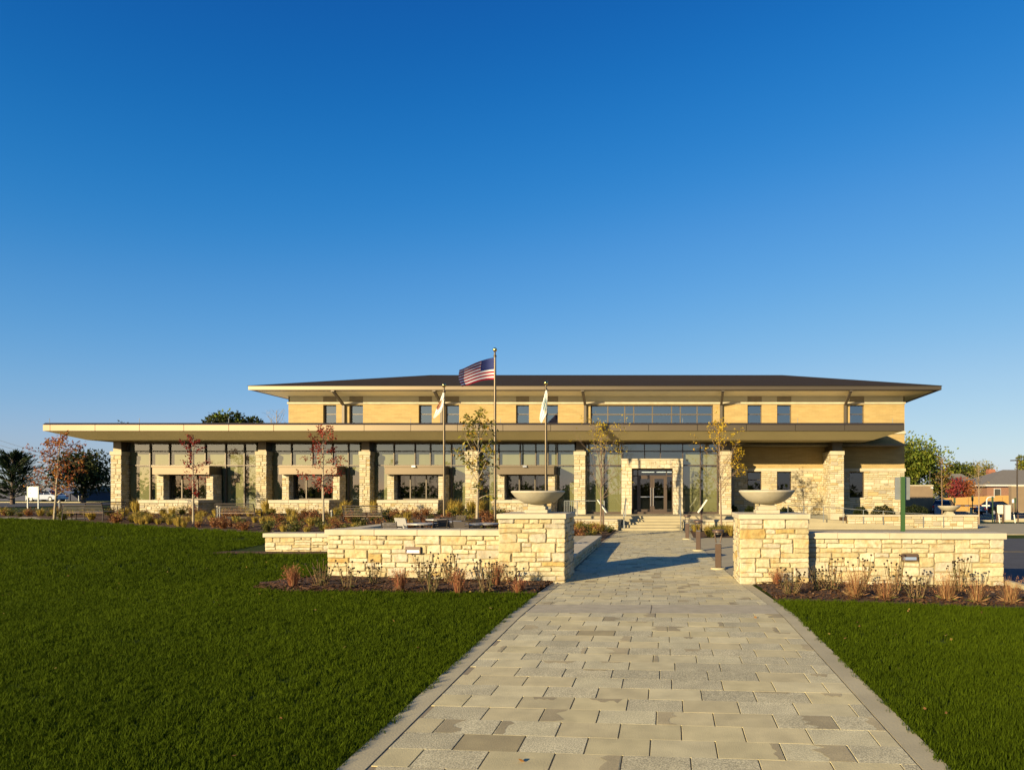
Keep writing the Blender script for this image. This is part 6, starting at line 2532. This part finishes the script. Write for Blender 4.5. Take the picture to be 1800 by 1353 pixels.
X = PX(1707, 72)
t = thing("concrete_bollard", "short concrete bollard on a square pad beside the driveway", "bollard", (X, 72, 0))
m = MB(); m.lathe([(.12, -.05), (.12, .62), (.10, .72), (0, .76)], (X, 72, -.35), 12); m.build("post", "kerb_concrete", t)
m = MB(); m.box(X - .25, X + .25, 71.75, 72.25, -.6, -.30); m.build("pad", "kerb_concrete", t)
X = PX(1648.5, 58)
t = thing("waste_bin", "blue-grey bin standing before the dark estate car", "bin", (X, 58, 0))
m = MB(); m.prism([(PX(1644.5, 58), -.4), (PX(1651.5, 58), -.4), (PX(1652.2, 58), PZ(887.5, 58)), (PX(1644, 58), PZ(887.5, 58))], 'y', 57.8, 58.2, (.13, .19, .27)); m.build("body", "paint_attr", t)
m = MB(); m.box(PX(1643.6, 58), PX(1652.6, 58), 57.77, 58.23, PZ(887.5, 58) + .002, PZ(886.3, 58), (.10, .15, .22)); m.build("lid", "paint_attr", t)

for px, Y, yt, yb, arm, lab in ((1788, 66, 809, 853, -11.5, "tall dark lamp post with an arm to the left, above the tan wall"), (1634.5, 90, 829, 870, 0, "slim dark lamp post standing against the large green tree")):
    X = PX(px, Y)
    t = thing("lamp_post", lab, "lamp", (X, Y, 0))
    zt = PZ(yt, Y)
    m = MB(); m.tube([(X, Y, 0), (X, Y, zt)], .07, 8); m.build("pole", "dark_bronze", t)
    if arm:
        m = MB(); m.tube([(X, Y, zt - .02), (X + arm * .3 * Y / F, Y, zt + .02), (X + arm * .4 * Y / F, Y, zt + .0)], .05, 6); m.build("arm", "dark_bronze", t)
        m = MB(); m.bevbox(X + arm * Y / F, X + arm * .4 * Y / F, Y - .13, Y + .13, zt - .05, zt + .04, .02); m.build("lamp_head", "dark_bronze", t)
    else:
        m = MB(); m.bevbox(X - .12, X + .12, Y - .12, Y + .12, zt, zt + .12, .02); m.build("lamp_head", "dark_bronze", t)

# parking stops
for i, (px, py) in enumerate(((1728, 910), (1742, 911), (1764, 912.5), (1778, 913.5), (1794, 914.5))):
    X, Y = ground_at(px, py)
    o = MB(); o.bevbox(-.42, .42, -.09, .09, 0, .14, .02)
    q = o.build("parking_stop", "kerb_concrete"); q.location = (X, Y, g(X, Y) + .02)
    tag(q, "low pale concrete wheel stop in the row beside the far driveway", "wheel stop", "wheel stops beside the far driveway")

# ------------------------------------------------------------------ left background
Ysn = 50.5
X = PX(58, Ysn)
t = thing("notice_sign", "square white sign with faint marks on two metal posts, far left of the lawn", "sign", (X, Ysn, .7))
m = MB(); m.bevbox(PX(49.2, Ysn), PX(67.4, Ysn), Ysn - .03, Ysn + .03, PZ(874.5, Ysn), PZ(854.8, Ysn), .01, (.80, .76, .58))
m.build("panel", "paint_attr", t)
m = MB()
for py in (859.5, 866.3): m.box(PX(53.2, Ysn), PX(54.6, Ysn), Ysn - .036, Ysn - .031, PZ(py + .8, Ysn), PZ(py - .8, Ysn), (.45, .44, .30))
m.build("marks", "paint_attr", t)
for px in (48.9, 67.6):
    m = MB(); m.box(PX(px, Ysn) - .035, PX(px, Ysn) + .035, Ysn - .035, Ysn + .035, .4, PZ(854.5, Ysn)); m.build("post", "galvanised", t)
Ysh = 104.
x0, x1 = PX(-40, Ysh), PX(140, Ysh)
t = thing("low_shed", "long low building across the road at the far left, shade painted into its blue-grey walls", "building", ((x0 + x1) / 2, Ysh, .6))
m = MB(); m.box(x0, x1, Ysh, Ysh + 8, .4, PZ(864, Ysh)); m.build("wall", "shaded_siding", t)
m = MB(); m.prism([(Ysh - .4, PZ(864, Ysh)), (Ysh + 8.4, PZ(864, Ysh)), (Ysh + 4, PZ(852, Ysh))], 'x', x0 - .3, x1 + .3); m.build("roof", "house_roof", t)
for a, b, yt, yb, lab in ((75, 101, 855.5, 861, "wide white sunlit awning left of the oak's trunk, before the slate-blue building"), (101, 127, 856, 864.5, "white sunlit awning right of the oak's trunk, before the slate-blue building"), (31, 46, 863, 866, "small white sheet painted as sunlit roof, near the white sign")):
    t = thing("sunlit_roof_sheet", lab, "awning", (PX((a + b) / 2, 101), 101, .6))  # white sheet added for the sunlit bits of roof
    m = MB()
    xa, xb = PX(a, 101), PX(b, 101); z0, z1 = PZ(yb, 101), PZ(yt, 101)
    n = 8
    prev = None
    V = []
    for i in range(n + 1):
        f = i / n
        zz = z0 + (z1 - z0) * (sin(pi * min(1, f * (.5 / .35)) / 1) if False else (1 - abs(f - .4) / .6))
        V += [(xa + (xb - xa) * f, 100.2, zz - .25), (xa + (xb - xa) * f, 102.4, zz + .15)]
    m.mesh(V, [(2 * i, 2 * i + 2, 2 * i + 3, 2 * i + 1) for i in range(n)])
    m.mesh([(x, y, z - .06) for x, y, z in V], [(2 * i, 2 * i + 1, 2 * i + 3, 2 * i + 2) for i in range(n)])
    m.build("canopy", "white_trim", t)
    for f in (.05, .95):
        m = MB(); X = xa + (xb - xa) * f; m.box(X - .04, X + .04, 102.2, 102.28, .5, z0 + .1); m.build("post", "galvanised", t)
# overhead lines
t = thing("power_lines", "thin overhead wires crossing the sky at the far left", "wires", (PX(0, 92), 92, 8))
for ya, yb in ((773, 812), (782, 818), (790, 822)):
    m = MB()
    pts = []
    for i in range(13):
        f = i / 12
        pts.append((PX(-30 + 170 * f, 92), 92, PZ(ya - 9 + (yb - ya + 9) * f + 10 * f * (1 - f), 92)))
    m.tube(pts, .018, 4, (.06, .06, .06)); m.build("wire", "matte_attr", t)


# ------------------------------------------------------------------ the tree belt across the road behind the camera (mirrored in the glass)
def tree_belt():
    rr = random.Random(91)
    m = MB()
    for k in range(190):
        cx = rr.uniform(-150, 130); cy = rr.uniform(-95, -78)
        hgt = rr.uniform(2.2, 4.4) if k % 11 else rr.uniform(6, 9)
        rad = rr.uniform(2.0, 4.2)
        for j in range(75):
            v = rvec(rr) * (rr.random() ** .4)
            p = Vector((cx + v.x * rad, cy + v.y * rad, hgt * .5 + v.z * hgt * .5))
            c = rr.choice(DG + MG[:2]); kk = rr.uniform(.6, 1.2)
            leaf(m, p, rvec(rr), rr.uniform(.6, 1.2), tuple(x * kk for x in c), rr, .7)
    o = m.build("distant_trees", "leaf")
    tag(o, "belt of dark green trees across the road, mirrored in the glass front", "trees", kind='stuff')


tree_belt()


def fallen_leaves():
    rr = random.Random(15)
    m = MB()
    for k in range(230):
        q = rr.random()
        if q < .45: x, y = rr.uniform(-14, -2.5), rr.uniform(4.5, 20)
        elif q < .7: x, y = rr.uniform(2.0, 7), rr.uniform(4.5, 16)
        elif q < .85: x, y = rr.uniform(-2.2, 1.7), rr.uniform(5, 30)
        else: x, y = rr.uniform(-8, -2.6), rr.uniform(14, 16)
        on_path = xL(y) - .2 < x < xR(y) + .2
        if not on_path and rr.random() < .3: pass
        if on_path and rr.random() < .75: continue
        z = g(x, y) + (.026 if on_path else .055)
        c = rr.choice([(.32, .21, .04), (.26, .13, .04), (.18, .08, .03), (.34, .25, .07)])
        leaf(m, (x, y, z), (rr.uniform(-1, 1), rr.uniform(-1, 1), rr.uniform(-.1, .35)), rr.uniform(.025, .06), c, rr, .7)
    o = m.build("fallen_leaves", "leaf")
    tag(o, "small yellow and brown fallen leaves scattered over the lawn and path", "leaves", kind='stuff')


fallen_leaves()
